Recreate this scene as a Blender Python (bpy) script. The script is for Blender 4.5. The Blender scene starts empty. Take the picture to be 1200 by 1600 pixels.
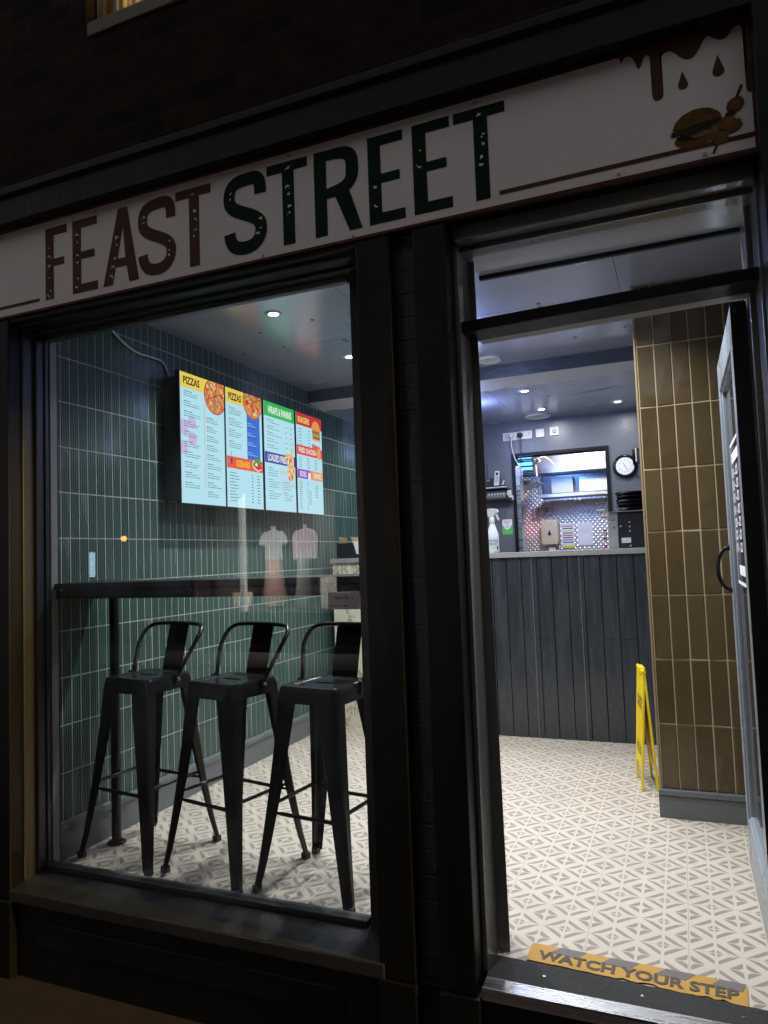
import bpy, bmesh, math, random
from mathutils import Vector, Matrix
random.seed(7)
PI = math.pi
sc = bpy.context.scene
C = sc.collection
# ------------------------------------------------------------------ camera
cam = bpy.data.cameras.new('camera'); camo = bpy.data.objects.new('camera', cam); C.objects.link(camo)
RX = Vector((0.9225483, 0.3841620, -0.0363893)); DN = Vector((-0.0577689, 0.0442569, -0.9973485)); FW = Vector((-0.3815329, 0.9222044, 0.0630217))
mw = Matrix.Identity(4)
for i in range(3):
    mw[i][0] = RX[i]; mw[i][1] = -DN[i]; mw[i][2] = -FW[i]
mw[2][3] = 1.24
camo.matrix_world = mw
cam.sensor_fit = 'HORIZONTAL'; cam.sensor_width = 24.0; cam.lens = 22.267; cam.clip_end = 300; cam.clip_start = 0.02
sc.camera = camo
# ------------------------------------------------------------------ world, exposure
w = bpy.data.worlds.new('World'); sc.world = w; w.use_nodes = True
bg = w.node_tree.nodes['Background']; bg.inputs[0].default_value = (1.0, 0.95, 0.95, 1); bg.inputs[1].default_value = 0.27
sc.view_settings.view_transform = 'Standard'; sc.view_settings.look = 'None'; sc.view_settings.exposure = 0; sc.view_settings.gamma = 1
try:
    sc.cycles.max_bounces = 8; sc.cycles.caustics_reflective = False; sc.cycles.caustics_refractive = False
    sc.cycles.sample_clamp_indirect = 3.0
except Exception: pass

def lamp(name, kind, loc, power, col, size=0.1, target=None, shape='DISK', spread=None, size_y=None):
    l = bpy.data.lights.new(name, kind); l.energy = power; l.color = col
    if kind == 'AREA':
        l.shape = shape; l.size = size
        if size_y: l.size_y = size_y
        if spread: l.spread = spread
    elif kind == 'SPOT': l.shadow_soft_size = size; l.spot_size = spread or 1.5; l.spot_blend = 0.6
    else: l.shadow_soft_size = size
    o = bpy.data.objects.new(name, l); C.objects.link(o); o.location = loc
    if target is not None:
        o.rotation_euler = (Vector(target) - Vector(loc)).to_track_quat('-Z', 'Y').to_euler()
    return o

# ------------------------------------------------------------------ material helpers
class E:
    """tiny expression builder for shader maths"""
    def __init__(s, nt, sock): s.nt = nt; s.s = sock
    def _op(s, op, *a, cl=False):
        n = s.nt.nodes.new('ShaderNodeMath'); n.operation = op; n.use_clamp = cl
        for i, x in enumerate((s,) + a):
            if isinstance(x, E): s.nt.links.new(x.s, n.inputs[i])
            else: n.inputs[i].default_value = x
        return E(s.nt, n.outputs[0])
    def __add__(s, o): return s._op('ADD', o)
    def __sub__(s, o): return s._op('SUBTRACT', o)
    def __mul__(s, o): return s._op('MULTIPLY', o)
    def __truediv__(s, o): return s._op('DIVIDE', o)
    def abs(s): return s._op('ABSOLUTE')
    def frac(s): return s._op('FRACT')
    def floor(s): return s._op('FLOOR')
    def sqrt(s): return s._op('SQRT')
    def gt(s, o): return s._op('GREATER_THAN', o)
    def lt(s, o): return s._op('LESS_THAN', o)
    def max(s, o): return s._op('MAXIMUM', o)
    def min(s, o): return s._op('MINIMUM', o)
    def step(s, a, soft):  # soft threshold, 1 when s > a
        n = s.nt.nodes.new('ShaderNodeMapRange'); n.interpolation_type = 'SMOOTHSTEP'
        s.nt.links.new(s.s, n.inputs[0]); n.inputs[1].default_value = a - soft; n.inputs[2].default_value = a + soft
        return E(s.nt, n.outputs[0])

def newmat(name):
    m = bpy.data.materials.new(name); m.use_nodes = True
    return m, m.node_tree, m.node_tree.nodes['Principled BSDF']
def coords(nt):
    g = nt.nodes.new('ShaderNodeNewGeometry'); sp = nt.nodes.new('ShaderNodeSeparateXYZ'); nt.links.new(g.outputs['Position'], sp.inputs[0])
    return g, [E(nt, sp.outputs[i]) for i in range(3)]
def noise(nt, scale, detail=4, rough=0.6, vec=None, stretch=None):
    n = nt.nodes.new('ShaderNodeTexNoise'); n.inputs['Scale'].default_value = scale; n.inputs['Detail'].default_value = detail; n.inputs['Roughness'].default_value = rough
    if vec is None:
        g = nt.nodes.new('ShaderNodeNewGeometry'); vec = g.outputs['Position']
    if stretch:
        mp = nt.nodes.new('ShaderNodeMapping'); mp.inputs['Scale'].default_value = stretch; nt.links.new(vec, mp.inputs[0]); vec = mp.outputs[0]
    nt.links.new(vec, n.inputs['Vector'])
    return n
def mixc(nt, fac, a, b):
    n = nt.nodes.new('ShaderNodeMix'); n.data_type = 'RGBA'
    if isinstance(fac, E): fac = fac.s
    if isinstance(fac, float): n.inputs[0].default_value = fac
    else: nt.links.new(fac, n.inputs[0])
    for i, x in ((6, a), (7, b)):
        if isinstance(x, tuple): n.inputs[i].default_value = (*x[:3], 1)
        else: nt.links.new(x, n.inputs[i])
    return n.outputs[2]
def bump(nt, bsdf, height, strength=0.3, dist=0.01):
    b = nt.nodes.new('ShaderNodeBump'); b.inputs['Strength'].default_value = strength; b.inputs['Distance'].default_value = dist
    nt.links.new(height.s if isinstance(height, E) else height, b.inputs['Height']); nt.links.new(b.outputs[0], bsdf.inputs['Normal'])
def scalec(c, k): return tuple(min(1, x * k) for x in c)
def paint(name, col, rough=0.45, var=0.25, scale=6, bmp=0.12, bscale=60, metal=0.0, stretch=None, rvar=0.12, spec=0.5, coat=0.0):
    m, nt, b = newmat(name)
    n = noise(nt, scale, 6, 0.65, stretch=stretch)
    nt.links.new(mixc(nt, n.outputs[0], scalec(col, 1 - var), scalec(col, 1 + var)), b.inputs['Base Color'])
    r = nt.nodes.new('ShaderNodeMapRange'); nt.links.new(n.outputs[0], r.inputs[0]); r.inputs[1].default_value = .3; r.inputs[2].default_value = .7
    r.inputs[3].default_value = max(0.02, rough - rvar); r.inputs[4].default_value = min(1, rough + rvar); nt.links.new(r.outputs[0], b.inputs['Roughness'])
    b.inputs['Metallic'].default_value = metal; b.inputs['Specular IOR Level'].default_value = spec; b.inputs['Coat Weight'].default_value = coat
    if bmp:
        n2 = noise(nt, bscale, 3, 0.5, stretch=stretch); bump(nt, b, n2.outputs[0], bmp, 0.004)
    return m
def flat(name, col, rough=0.6, metal=0.0, spec=.5):
    return paint(name, col, rough, 0.06, 20, 0, metal=metal, rvar=0.05, spec=spec)
def emit(name, col, s=1.0):
    m, nt, b = newmat(name)
    b.inputs['Base Color'].default_value = (.02, .02, .02, 1); b.inputs['Emission Color'].default_value = (*col, 1); b.inputs['Emission Strength'].default_value = s
    b.inputs['Roughness'].default_value = .6; b.inputs['Specular IOR Level'].default_value = .08
    return m
_ink = {}
def glow(col, s=1.0):
    k = (tuple(round(c, 3) for c in col), s)
    if k not in _ink: _ink[k] = emit('screen_ink', col, s)
    return _ink[k]
def glass(name, tint=(1, 1, 1), rough=0.0, smear=.016):
    m = bpy.data.materials.new(name); m.use_nodes = True; nt = m.node_tree; nt.nodes.clear()
    out = nt.nodes.new('ShaderNodeOutputMaterial'); mx = nt.nodes.new('ShaderNodeMixShader')
    lw = nt.nodes.new('ShaderNodeLayerWeight'); pw_ = nt.nodes.new('ShaderNodeMath'); pw_.operation = 'POWER'; nt.links.new(lw.outputs['Facing'], pw_.inputs[0]); pw_.inputs[1].default_value = 5
    fr = nt.nodes.new('ShaderNodeMath'); fr.operation = 'MULTIPLY_ADD'; nt.links.new(pw_.outputs[0], fr.inputs[0]); fr.inputs[1].default_value = .96; fr.inputs[2].default_value = .055; lw.inputs[0].default_value = .5
    t = nt.nodes.new('ShaderNodeBsdfTransparent'); t.inputs[0].default_value = (*tint, 1)
    g = nt.nodes.new('ShaderNodeBsdfGlossy'); g.inputs['Roughness'].default_value = rough
    nt.links.new(fr.outputs[0], mx.inputs[0]); nt.links.new(t.outputs[0], mx.inputs[1]); nt.links.new(g.outputs[0], mx.inputs[2]); df_ = nt.nodes.new('ShaderNodeBsdfTranslucent'); df_.inputs[0].default_value = (.8, .85, .9, 1)
    n = noise(nt, 2.3, 9, .7, stretch=(1, 1, .55)); mr = nt.nodes.new('ShaderNodeMapRange'); nt.links.new(n.outputs[0], mr.inputs[0]); mr.inputs[1].default_value = .42; mr.inputs[2].default_value = .75; mr.inputs[3].default_value = .001; mr.inputs[4].default_value = smear
    m2 = nt.nodes.new('ShaderNodeMixShader'); nt.links.new(mr.outputs[0], m2.inputs[0]); nt.links.new(mx.outputs[0], m2.inputs[1]); nt.links.new(df_.outputs[0], m2.inputs[2]); nt.links.new(m2.outputs[0], out.inputs[0])
    return m

# ------------------------------------------------------------------ mesh helpers
class MB:
    def __init__(s): s.v = []; s.f = []; s.m = []; s.sm = []
    def add(s, vs, fs, mi=0, sm=False):
        o = len(s.v); s.v += [tuple(p) for p in vs]
        for f in fs: s.f.append(tuple(i + o for i in f)); s.m.append(mi); s.sm.append(sm)
        return s
    def box(s, x0, x1, y0, y1, z0, z1, mi=0):
        v = [(x, y, z) for x in (x0, x1) for y in (y0, y1) for z in (z0, z1)]
        return s.add(v, [(0, 1, 3, 2), (4, 6, 7, 5), (0, 4, 5, 1), (2, 3, 7, 6), (0, 2, 6, 4), (1, 5, 7, 3)], mi)
    def hexa(s, bot, top, mi=0):  # two quads, counter-clockwise from above
        return s.add(list(bot) + list(top), [(3, 2, 1, 0), (4, 5, 6, 7), (0, 1, 5, 4), (1, 2, 6, 5), (2, 3, 7, 6), (3, 0, 4, 7)], mi)
    def prism(s, pts, axis, a, b, mi=0):
        """extrude polygon pts (2D) along axis from a to b"""
        def P(p, t):
            return (t, p[0], p[1]) if axis == 'x' else (p[0], t, p[1]) if axis == 'y' else (p[0], p[1], t)
        n = len(pts)
        vs = [P(p, a) for p in pts] + [P(p, b) for p in pts]
        fs = [tuple(range(n)), tuple(range(2 * n - 1, n - 1, -1))] + [(i, i + n, (i + 1) % n + n, (i + 1) % n) for i in range(n)]
        return s.add(vs, fs, mi)
    def tube(s, path, r, n=10, mi=0, cap=True, sm=True):
        path = [Vector(p) for p in path]; rings = []
        prev = None
        for i, p in enumerate(path):
            d = (path[min(i + 1, len(path) - 1)] - path[max(i - 1, 0)]).normalized()
            if prev is None:
                u = d.orthogonal().normalized()
            else:
                u = (prev - d * prev.dot(d)).normalized()
            prev = u; w_ = d.cross(u); rr = r[i] if isinstance(r, (list, tuple)) else r
            rings.append([p + (u * math.cos(2 * PI * k / n) + w_ * math.sin(2 * PI * k / n)) * rr for k in range(n)])
        vs = [q for R_ in rings for q in R_]
        fs = [(i * n + k, i * n + (k + 1) % n, (i + 1) * n + (k + 1) % n, (i + 1) * n + k) for i in range(len(path) - 1) for k in range(n)]
        s.add(vs, fs, mi, sm)
        if cap:
            o = len(path) - 1
            s.add(rings[0], [tuple(range(n - 1, -1, -1))], mi); s.add(rings[o], [tuple(range(n))], mi)
        return s
    def lathe(s, prof, c=(0, 0, 0), n=24, axis='z', mi=0, sm=True):
        vs = []
        for (r, h) in prof:
            for k in range(n):
                a = 2 * PI * k / n; x, y = r * math.cos(a), r * math.sin(a)
                p = (x, y, h) if axis == 'z' else (x, h, y) if axis == 'y' else (h, x, y)
                vs.append((p[0] + c[0], p[1] + c[1], p[2] + c[2]))
        fs = [(i * n + k, i * n + (k + 1) % n, (i + 1) * n + (k + 1) % n, (i + 1) * n + k) for i in range(len(prof) - 1) for k in range(n)]
        s.add(vs, fs, mi, sm)
        s.add(vs[:n], [tuple(range(n))], mi); s.add(vs[-n:], [tuple(range(n))], mi)
        return s
    def xf(s, M_):
        s.v = [tuple(M_ @ Vector(p)) for p in s.v]; return s
    def obj(s, name, mats, parent=None, bevel=0, seg=2, smooth=None):
        if not isinstance(mats, (list, tuple)): mats = [mats]
        base = root_loc(parent) if parent else Vector((0, 0, 0))
        me = bpy.data.meshes.new(name); me.from_pydata([tuple(Vector(p) - base) for p in s.v], [], s.f)
        for m in mats: me.materials.append(m)
        for p, mi, sm in zip(me.polygons, s.m, s.sm): p.material_index = mi; p.use_smooth = sm
        bm = bmesh.new(); bm.from_mesh(me)
        if bevel:
            es = [e for e in bm.edges if len(e.link_faces) == 2 and e.calc_face_angle(0) > 0.6 and not (e.link_faces[0].smooth and e.link_faces[1].smooth)]
            bmesh.ops.bevel(bm, geom=es, offset=bevel, segments=seg, affect='EDGES', profile=0.6, clamp_overlap=True)
        bmesh.ops.recalc_face_normals(bm, faces=bm.faces)
        bm.to_mesh(me); bm.free()
        o = bpy.data.objects.new(name, me); C.objects.link(o)
        if parent: o.parent = parent
        return o
def root_loc(o):
    while o.parent: o = o.parent
    return o.location.copy()
def tag(o, label, cat, group=None):
    o['label'] = label; o['category'] = cat
    if group: o['group'] = group
    return o
def thing(name, label, cat, loc=(0, 0, 0), group=None):
    o = bpy.data.objects.new(name, None); C.objects.link(o); o.location = loc; o.empty_display_size = .1
    return tag(o, label, cat, group)
def rebase(o, loc):
    """move a single-mesh thing's origin to loc"""
    loc = Vector(loc); o.data.transform(Matrix.Translation(-loc)); o.location = loc; return o
def struct(name, mb, m, **k):
    o = mb.obj(name, m, **k); o['kind'] = 'structure'; return o
def text_mb(txt, size, sx=1.0, offset=0.0, depth=0.0005, align='LEFT', spacing=1.0):
    """text laid in local XY, converted to plain vertices"""
    cu = bpy.data.curves.new('t', 'FONT'); cu.body = txt; cu.size = size; cu.offset = offset; cu.extrude = depth; cu.align_x = align
    cu.space_character = spacing; cu.resolution_u = 3
    o = bpy.data.objects.new('t', cu); C.objects.link(o); bpy.context.view_layer.update()
    me = bpy.data.meshes.new_from_object(o.evaluated_get(bpy.context.evaluated_depsgraph_get()))
    mb = MB(); mb.add([(v.co.x * sx, v.co.y, v.co.z) for v in me.vertices], [tuple(p.vertices) for p in me.polygons])
    bpy.data.objects.remove(o); bpy.data.curves.remove(cu); bpy.data.meshes.remove(me)
    return mb
def fit_text(txt, x0, x1, z0, z1, **k):
    """text scaled to fill the rectangle (local XY -> x0..x1, z0..z1)"""
    mb = text_mb(txt, 1.0, **k)
    xs = [p[0] for p in mb.v]; ys = [p[1] for p in mb.v]; a, b, c, d = min(xs), max(xs), min(ys), max(ys)
    mb.v = [(x0 + (p[0] - a) / (b - a) * (x1 - x0), z0 + (p[1] - c) / (d - c) * (z1 - z0), p[2]) for p in mb.v]
    return mb
def face_y(mb, y): # local (x,y,z) -> facing -Y at plane y
    mb.v = [(p[0], y - p[2], p[1]) for p in mb.v]; return mb

# ------------------------------------------------------------------ materials
M = {}
M['black_paint'] = paint('charcoal_gloss_paint', (.009, .0095, .0115), .44, .55, 5, .6, 26, stretch=(1, 1, .3), spec=.22)
M['frame_paint'] = paint('grey_green_frame_paint', (.030, .032, .033), .38, .35, 4, .35, 45, stretch=(1, 1, .3))
M['jamb_paint'] = paint('worn_grey_jamb_paint', (.115, .12, .12), .4, .35, 5, .5, 40, stretch=(1, 1, .22))
M['pale_jamb'] = paint('glossy_jamb_paint', (.15, .147, .135), .36, .35, 5, .45, 30, stretch=(1, 1, .3), spec=.8, coat=.8)
M['soffit'] = paint('grey_soffit_paint', (.24, .24, .235), .42, .14, 3, .12, 30)
M['grey_trim'] = paint('grey_skirting_paint', (.13, .145, .15), .42, .18, 5, .25, 50)
M['grey_wall'] = paint('dark_grey_wall_paint', (.13, .14, .16), .38, .15, 3, .2, 60)
M['board_paint'] = paint('slate_board_paint', (.034, .040, .046), .26, .45, 5, .35, 40, stretch=(3.5, 1, .35), rvar=.2)
M['black_metal'] = paint('black_powder_coat', (.007, .007, .008), .22, .1, 10, .04, 150, rvar=.03, spec=.38)
M['black_plastic'] = paint('black_plastic', (.016, .016, .018), .45, .2, 10, .05, 200)
M['white_plastic'] = paint('white_plastic', (.72, .72, .70), .35, .05, 10, 0)
M['cream_plastic'] = paint('cream_plastic', (.68, .60, .42), .4, .08, 8, 0)
M['steel'] = paint('brushed_steel', (.62, .62, .62), .3, .15, 12, .1, 90, metal=1.0, stretch=(.3, 6, 6))
M['dull_steel'] = paint('dull_steel', (.5, .5, .48), .42, .2, 10, .15, 70, metal=.9)
M['worktop'] = paint('grey_worktop', (.33, .32, .31), .4, .2, 30, .1, 120)
M['yellow'] = paint('yellow_plastic', (.85, .62, .015), .42, .12, 8, .1, 90)
M['paper'] = flat('white_paper', (.86, .86, .87), .8)
M['ink'] = flat('dark_ink', (.03, .03, .035), .7)
M['cable'] = flat('white_cable', (.6, .6, .57), .5)
M['pane'] = glass('window_glass', (.965, .975, .97))

def m_brick():
    m, nt, b = newmat('dark_brick')
    g, (x, y, z) = coords(nt)
    cb = nt.nodes.new('ShaderNodeCombineXYZ'); nt.links.new(x.s, cb.inputs[0]); nt.links.new(z.s, cb.inputs[1])
    br = nt.nodes.new('ShaderNodeTexBrick'); nt.links.new(cb.outputs[0], br.inputs[0])
    br.inputs['Scale'].default_value = 1; br.inputs['Brick Width'].default_value = .225; br.inputs['Row Height'].default_value = .075; br.inputs['Mortar Size'].default_value = .006
    br.inputs['Color1'].default_value = (.045, .025, .017, 1); br.inputs['Color2'].default_value = (.014, .010, .009, 1); br.inputs['Mortar'].default_value = (.034, .028, .023, 1)  # bricks and mortar all given dark colours
    br.inputs['Bias'].default_value = -.2
    n = noise(nt, 9, 8, .7)
    c = mixc(nt, .55, br.outputs[0], n.outputs[0]); mu = nt.nodes.new('ShaderNodeMix'); mu.data_type = 'RGBA'; mu.blend_type = 'MULTIPLY'; mu.inputs[0].default_value = 1
    nt.links.new(br.outputs[0], mu.inputs[6]); nt.links.new(n.outputs[0], mu.inputs[7]); nt.links.new(mu.outputs[2], b.inputs['Base Color'])
    b.inputs['Roughness'].default_value = .85; b.inputs['Specular IOR Level'].default_value = .1
    h = E(nt, br.outputs[1]) * -1.0 + E(nt, n.outputs[0]) * .5
    bump(nt, b, h, .6, .01)
    return m
M['brick'] = m_brick()
def m_floor():
    m, nt, b = newmat('patterned_floor_tile')
    g, (x, y, z) = coords(nt)
    wob = noise(nt, 3, 2)
    p = .1504
    U = (x + .4995) / p; V = (y - 2.4475) / p
    def tri(e): return ((e.frac() - .5).abs()) # 0 at .5, .5 at integer
    def centred(e): # signed distance to nearest integer, absolute
        return (((e + .5).frac()) - .5).abs()
    du, dv = centred(U + .5), centred(V)          # S diamond, centred at (i+.5, j)
    eu, ev = centred(U), centred(V + .5)          # L diamond, centred at (i, j+.5)
    s_ = .006
    q = du + dv; inS = q.lt(.5)
    bar = q.step(.31, s_) * (E(nt, q.step(.452, s_).s) * -1.0 + 1.0) * du.step(.035, s_) * (dv + du * .357).step(.160, s_)
    star = (q.step(.155, s_) * -1.0 + 1.0) * du.step(.022, s_) * dv.step(.02, s_)
    r = eu + ev
    dart = (r.step(.30, s_) * -1.0 + 1.0) * eu.step(.03, s_) * ev.step(.014, s_) * (eu.sqrt() + ev.sqrt()).step(.50, s_)
    grey = (bar.max(star)) * inS + dart * (inS * -1.0 + 1.0)
    # joints between vinyl tiles
    X3 = centred((x + .3495) / .3008); Y3 = centred((y - 2.4475) / .3008)
    joint = (X3.min(Y3 * 1.6).step(.0032, .0016) * -1.0 + 1.0)
    n = noise(nt, 7, 8, .7); n2 = noise(nt, 140, 3, .6)
    cw = mixc(nt, n.outputs[0], (.52, .455, .365), (.63, .56, .455)); cg = mixc(nt, n2.outputs[0], (.235, .195, .155), (.335, .285, .23))
    c = mixc(nt, grey, cw, cg); c = mixc(nt, joint * .55, c, (.16, .14, .12))
    dirt = noise(nt, 2.2, 9, .75); dr = nt.nodes.new('ShaderNodeMapRange'); nt.links.new(dirt.outputs[0], dr.inputs[0]); dr.inputs[1].default_value = .5; dr.inputs[2].default_value = .8; dr.inputs[3].default_value = 0; dr.inputs[4].default_value = .5
    c = mixc(nt, dr.outputs[0], c, (.34, .30, .25))
    nt.links.new(c, b.inputs['Base Color']); b.inputs['Roughness'].default_value = .5
    bump(nt, b, n2.outputs[0], .08, .002)
    return m
M['floor'] = m_floor()
def m_tile(name, c1, c2, axis, o1, s1, o2, s2, rough, bs, bstr, dist=.004, nd=5):
    """glazed tile whose shade changes from tile to tile; axis: horizontal coordinate"""
    m, nt, b = newmat(name)
    g, xyz = coords(nt); h = xyz[axis]; z = xyz[2]
    cb = nt.nodes.new('ShaderNodeCombineXYZ'); nt.links.new(((h - o1) / s1).floor().s, cb.inputs[0]); nt.links.new(((z - o2) / s2).floor().s, cb.inputs[1])
    wn = nt.nodes.new('ShaderNodeTexWhiteNoise'); wn.noise_dimensions = '2D'; nt.links.new(cb.outputs[0], wn.inputs['Vector'])
    n = noise(nt, bs, nd, .6); f = E(nt, wn.outputs[0]) * .55 + E(nt, n.outputs[0]) * .45
    nt.links.new(mixc(nt, f, c1, c2), b.inputs['Base Color']); b.inputs['Roughness'].default_value = rough
    bump(nt, b, n.outputs[0], bstr, dist)
    return m
M['green_tile'] = m_tile('green_glazed_tile', (.026, .064, .054), (.046, .098, .082), 1, 2.3056, .0522, .155, .2036, .2, 22, .18)
M['flute_highlight'] = m_tile('painted_flute_highlight', (.10, .135, .12), (.16, .20, .175), 1, 2.3056, .0522, .155, .2036, .35, 22, .1)  # highlight lines between the flutes, put in as a paler tile colour
M['brown_tile'] = m_tile('olive_brown_glazed_tile', (.066, .044, .019), (.112, .079, .037), 0, -.141, .0768, .128, .2965, .2, 5, .5, .02, nd=2)
M['grout'] = paint('pale_grout', (.46, .49, .43), .8, .3, 30, 0)
M['tan_grout'] = paint('tan_grout', (.42, .33, .19), .7, .15, 30, 0)
def m_stone():
    m, nt, b = newmat('cream_marble_board')
    n = noise(nt, 2.4, 9, .7, stretch=(1, 1, .5)); e = (E(nt, n.outputs[0]) - .5).abs()
    v = e.step(.012, .012)
    n2 = noise(nt, 6, 5)
    nt.links.new(mixc(nt, v, (.36, .31, .2), mixc(nt, n2.outputs[0], (.70, .66, .50), (.80, .76, .60))), b.inputs['Base Color']); b.inputs['Roughness'].default_value = .25
    return m
M['stone'] = m_stone()
def m_ceiling():
    m, nt, b = newmat('glossy_grey_ceiling_paint')
    n = noise(nt, 1.6, 5, .6); n2 = noise(nt, 45, 3, .5)
    nt.links.new(mixc(nt, n.outputs[0], (.30, .315, .37), (.38, .40, .46)), b.inputs['Base Color'])
    r = nt.nodes.new('ShaderNodeMapRange'); nt.links.new(n.outputs[0], r.inputs[0]); r.inputs[3].default_value = .16; r.inputs[4].default_value = .34; nt.links.new(r.outputs[0], b.inputs['Roughness'])
    b.inputs['Specular IOR Level'].default_value = .8; b.inputs['Coat Weight'].default_value = .6; b.inputs['Coat Roughness'].default_value = .2; b.inputs['Coat IOR'].default_value = 1.8
    wv = noise(nt, 2.5, 3, .5); bump(nt, b, E(nt, wv.outputs[0]) + E(nt, n2.outputs[0]) * .02, .25, .02)
    return m
M['ceiling'] = m_ceiling()
M['plaster'] = paint('rough_pale_plaster', (.55, .55, .56), .6, .2, 9, .9, 18, stretch=(1, 5, 1))
M['beam_paint'] = paint('slate_blue_beam_paint', (.075, .092, .105), .35, .3, 8, .8, 20, stretch=(1, 4, 4))
def m_dimple():
    m, nt, b = newmat('embossed_steel_sheet')
    g, (x, y, z) = coords(nt)
    a = (x + z * .9) / .047; c = (x - z * .9) / .047
    d = ((a.frac() - .5).abs().max((c.frac() - .5).abs()))
    dd = ((a.frac() - .5) * (a.frac() - .5) + (c.frac() - .5) * (c.frac() - .5)).sqrt()
    h = dd.step(.30, .16) * -1.0
    b.inputs['Metallic'].default_value = .75; b.inputs['Base Color'].default_value = (.72, .72, .74, 1); b.inputs['Roughness'].default_value = .38
    bump(nt, b, h, .7, .005)
    return m
M['dimple'] = m_dimple()
M['sign_white'] = paint('weathered_white_sign_sheet', (.86, .83, .81), .42, .09, 2.2, .05, 4, stretch=(3, 1, .5))
M['sign_brown'] = flat('dark_brown_vinyl', (.085, .040, .031), .55, spec=.12)
M['sign_red'] = flat('brown_red_edge', (.075, .026, .02), .5, spec=.15)
M['sign_green'] = flat('dark_green_vinyl', (.004, .020, .012), .55, spec=.10)
M['asphalt'] = paint('asphalt', (.045, .044, .045), .85, .35, 60, .8, 120)
M['paving'] = paint('concrete_paving', (.032, .024, .018), .8, .3, 12, .6, 60)

# ------------------------------------------------------------------ setting
def quadsheet(x0, x1, y0, y1, z):
    return MB().add([(x0, y0, z), (x1, y0, z), (x1, y1, z), (x0, y1, z)], [(0, 1, 2, 3)])
struct('ground', quadsheet(-60, 60, -60, 40, -.44), M['asphalt'])
b = MB().box(-40, 40, -.2, 2.4, -.6, -.32); struct('pavement', b, M['paving'], bevel=.01)
b = MB().box(-40, 40, -6.2, -4.6, -.6, -.32); struct('pavement', b, M['paving'], bevel=.01)
b = MB().box(-2.62, .8, 2.18, 6.3, -.15, 0); struct('floor', b, M['floor'])
# ceilings with sheet joints and screw holes
YC0, YB = 2.40, 4.67
b = MB()
for (x0, x1) in ((-2.62, -1.42), (-1.418, -.202), (-.2, .8)):
    for (y0, y1) in ((2.265, 3.638), (3.641, 4.67)):
        b.box(x0, x1, y0, y1, 2.5 + random.uniform(0, .0015), 2.62)
ceil_o = struct('ceiling', b, M['ceiling'])
b = MB()
for (x0, x1) in ((-2.62, -1.22), (-1.218, .8)):
    for (y0, y1) in ((4.90, 5.44), (5.443, 6.3)): b.box(x0, x1, y0, y1, 2.4 + random.uniform(0, .0015), 2.62)
struct('ceiling', b, M['ceiling'])
b = MB()
for (x, y) in [(-2.074, 3.324), (-1.723, 3.274), (-2.094, 3.613), (-2.101, 3.684), (-1.725, 3.665), (-1.723, 3.694), (-2.379, 3.618), (-2.38, 3.655), (-2.397, 4.051), (-.229, 4.023), (-.22, 4.236), (-.506, 4.292), (-1.1, 4.1), (-.6, 3.66), (-.6, 3.61)]:
    b.lathe([(.011, 2.4985), (.013, 2.501)], (x, y, 0), 8)
for (x, y) in [(-.835, 5.357), (-.85, 5.36), (-1.233, 5.391), (-.62, 5.1)]: b.lathe([(.009, 2.3985), (.010, 2.401)], (x, y, 0), 8)
b.add([(-.70, 5.42, 2.3988), (-.33, 5.30, 2.3988), (-.33, 5.308, 2.3988), (-.5, 5.372, 2.3988)], [(0, 1, 2, 3)])
o = struct('ceiling', b, M['black_plastic']); 
# beam across the room
bt = thing('ceiling_beam', 'slate blue boxed beam with rough pale plaster underside crossing the ceiling', 'beam', (-1, 4.8, 2.4))
MB().box(-2.6, .8, 4.67, 4.84, 2.412, 2.58).obj('fascia_board', M['beam_paint'], bt, bevel=.004)
b = MB()
xs = [-2.6 + 3.4 * i / 60 for i in range(61)]
vs = []; 
for i, x in enumerate(xs):
    yy = 4.93 + .035 * math.sin(i * 1.7) * math.sin(i * .43) + random.uniform(-.012, .012)
    vs += [(x, 4.675, 2.4115), (x, yy, 2.394), (x, yy + .002, 2.42), (x, 4.675, 2.42)]
b.add(vs, [(4 * i + a, 4 * i + (a + 1) % 4, 4 * i + 4 + (a + 1) % 4, 4 * i + 4 + a) for i in range(60) for a in range(4)])
b.obj('plaster_underside', M['plaster'], bt)

# green tiled wall (real tiles with flutes) ------------------------------------
gw = thing('tiled_wall', 'dark green wall of narrow fluted upright tiles behind the menu screens', 'wall', (-2.52, 4.3, 0))
MB().box(-2.62, -2.5200, 2.28, 6.3, 0, 2.52).obj('grout_bed', M['grout'], gw)
b = MB(); ty0, tw, tz0, th = 2.3056, .0522, .155, .2036
for k in range(-1, 76):
    y0 = ty0 + k * tw
    if y0 + tw > 6.27: break
    for r in range(0, 12):
        z0 = tz0 + r * th; z1 = min(z0 + th - .0042, 2.5)
        if z1 - z0 < .01: continue
        a = y0 + .0019; bb = y0 + tw - .0019
        t1 = random.uniform(-.0007, .0007); t2 = random.uniform(-.0007, .0007)
        pts = []; nf = 4
        for f in range(nf):
            for (u, d) in ((.0, .0002), (.10, .0002), (.28, .0017), (.55, .0022), (.82, .0017)):
                pts.append((a + (bb - a) * (f + u) / nf, d))
        pts.append((bb, 0))
        n = len(pts); vs = []
        for (yy, d) in pts:
            xx = -2.5195 + d + t1 * (yy - a) / (bb - a)
            vs.append((xx, yy, z0 + .0015)); vs.append((xx + t2, yy, z1))
        fs = [(2 * i, 2 * i + 2, 2 * i + 3, 2 * i + 1) for i in range(n - 1)]
        vs += [(-2.523, a, z0 + .0015), (-2.523, a, z1), (-2.523, bb, z0 + .0015), (-2.523, bb, z1)]
        fs += [(0, 1, 2 * n + 1, 2 * n), (2 * n - 2, 2 * n - 1, 2 * n + 3, 2 * n + 2)]
        b.add(vs, fs)
        for i in range(n - 1): b.m[-len(fs) + i] = 1 if i % 5 == 0 else 0
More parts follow.
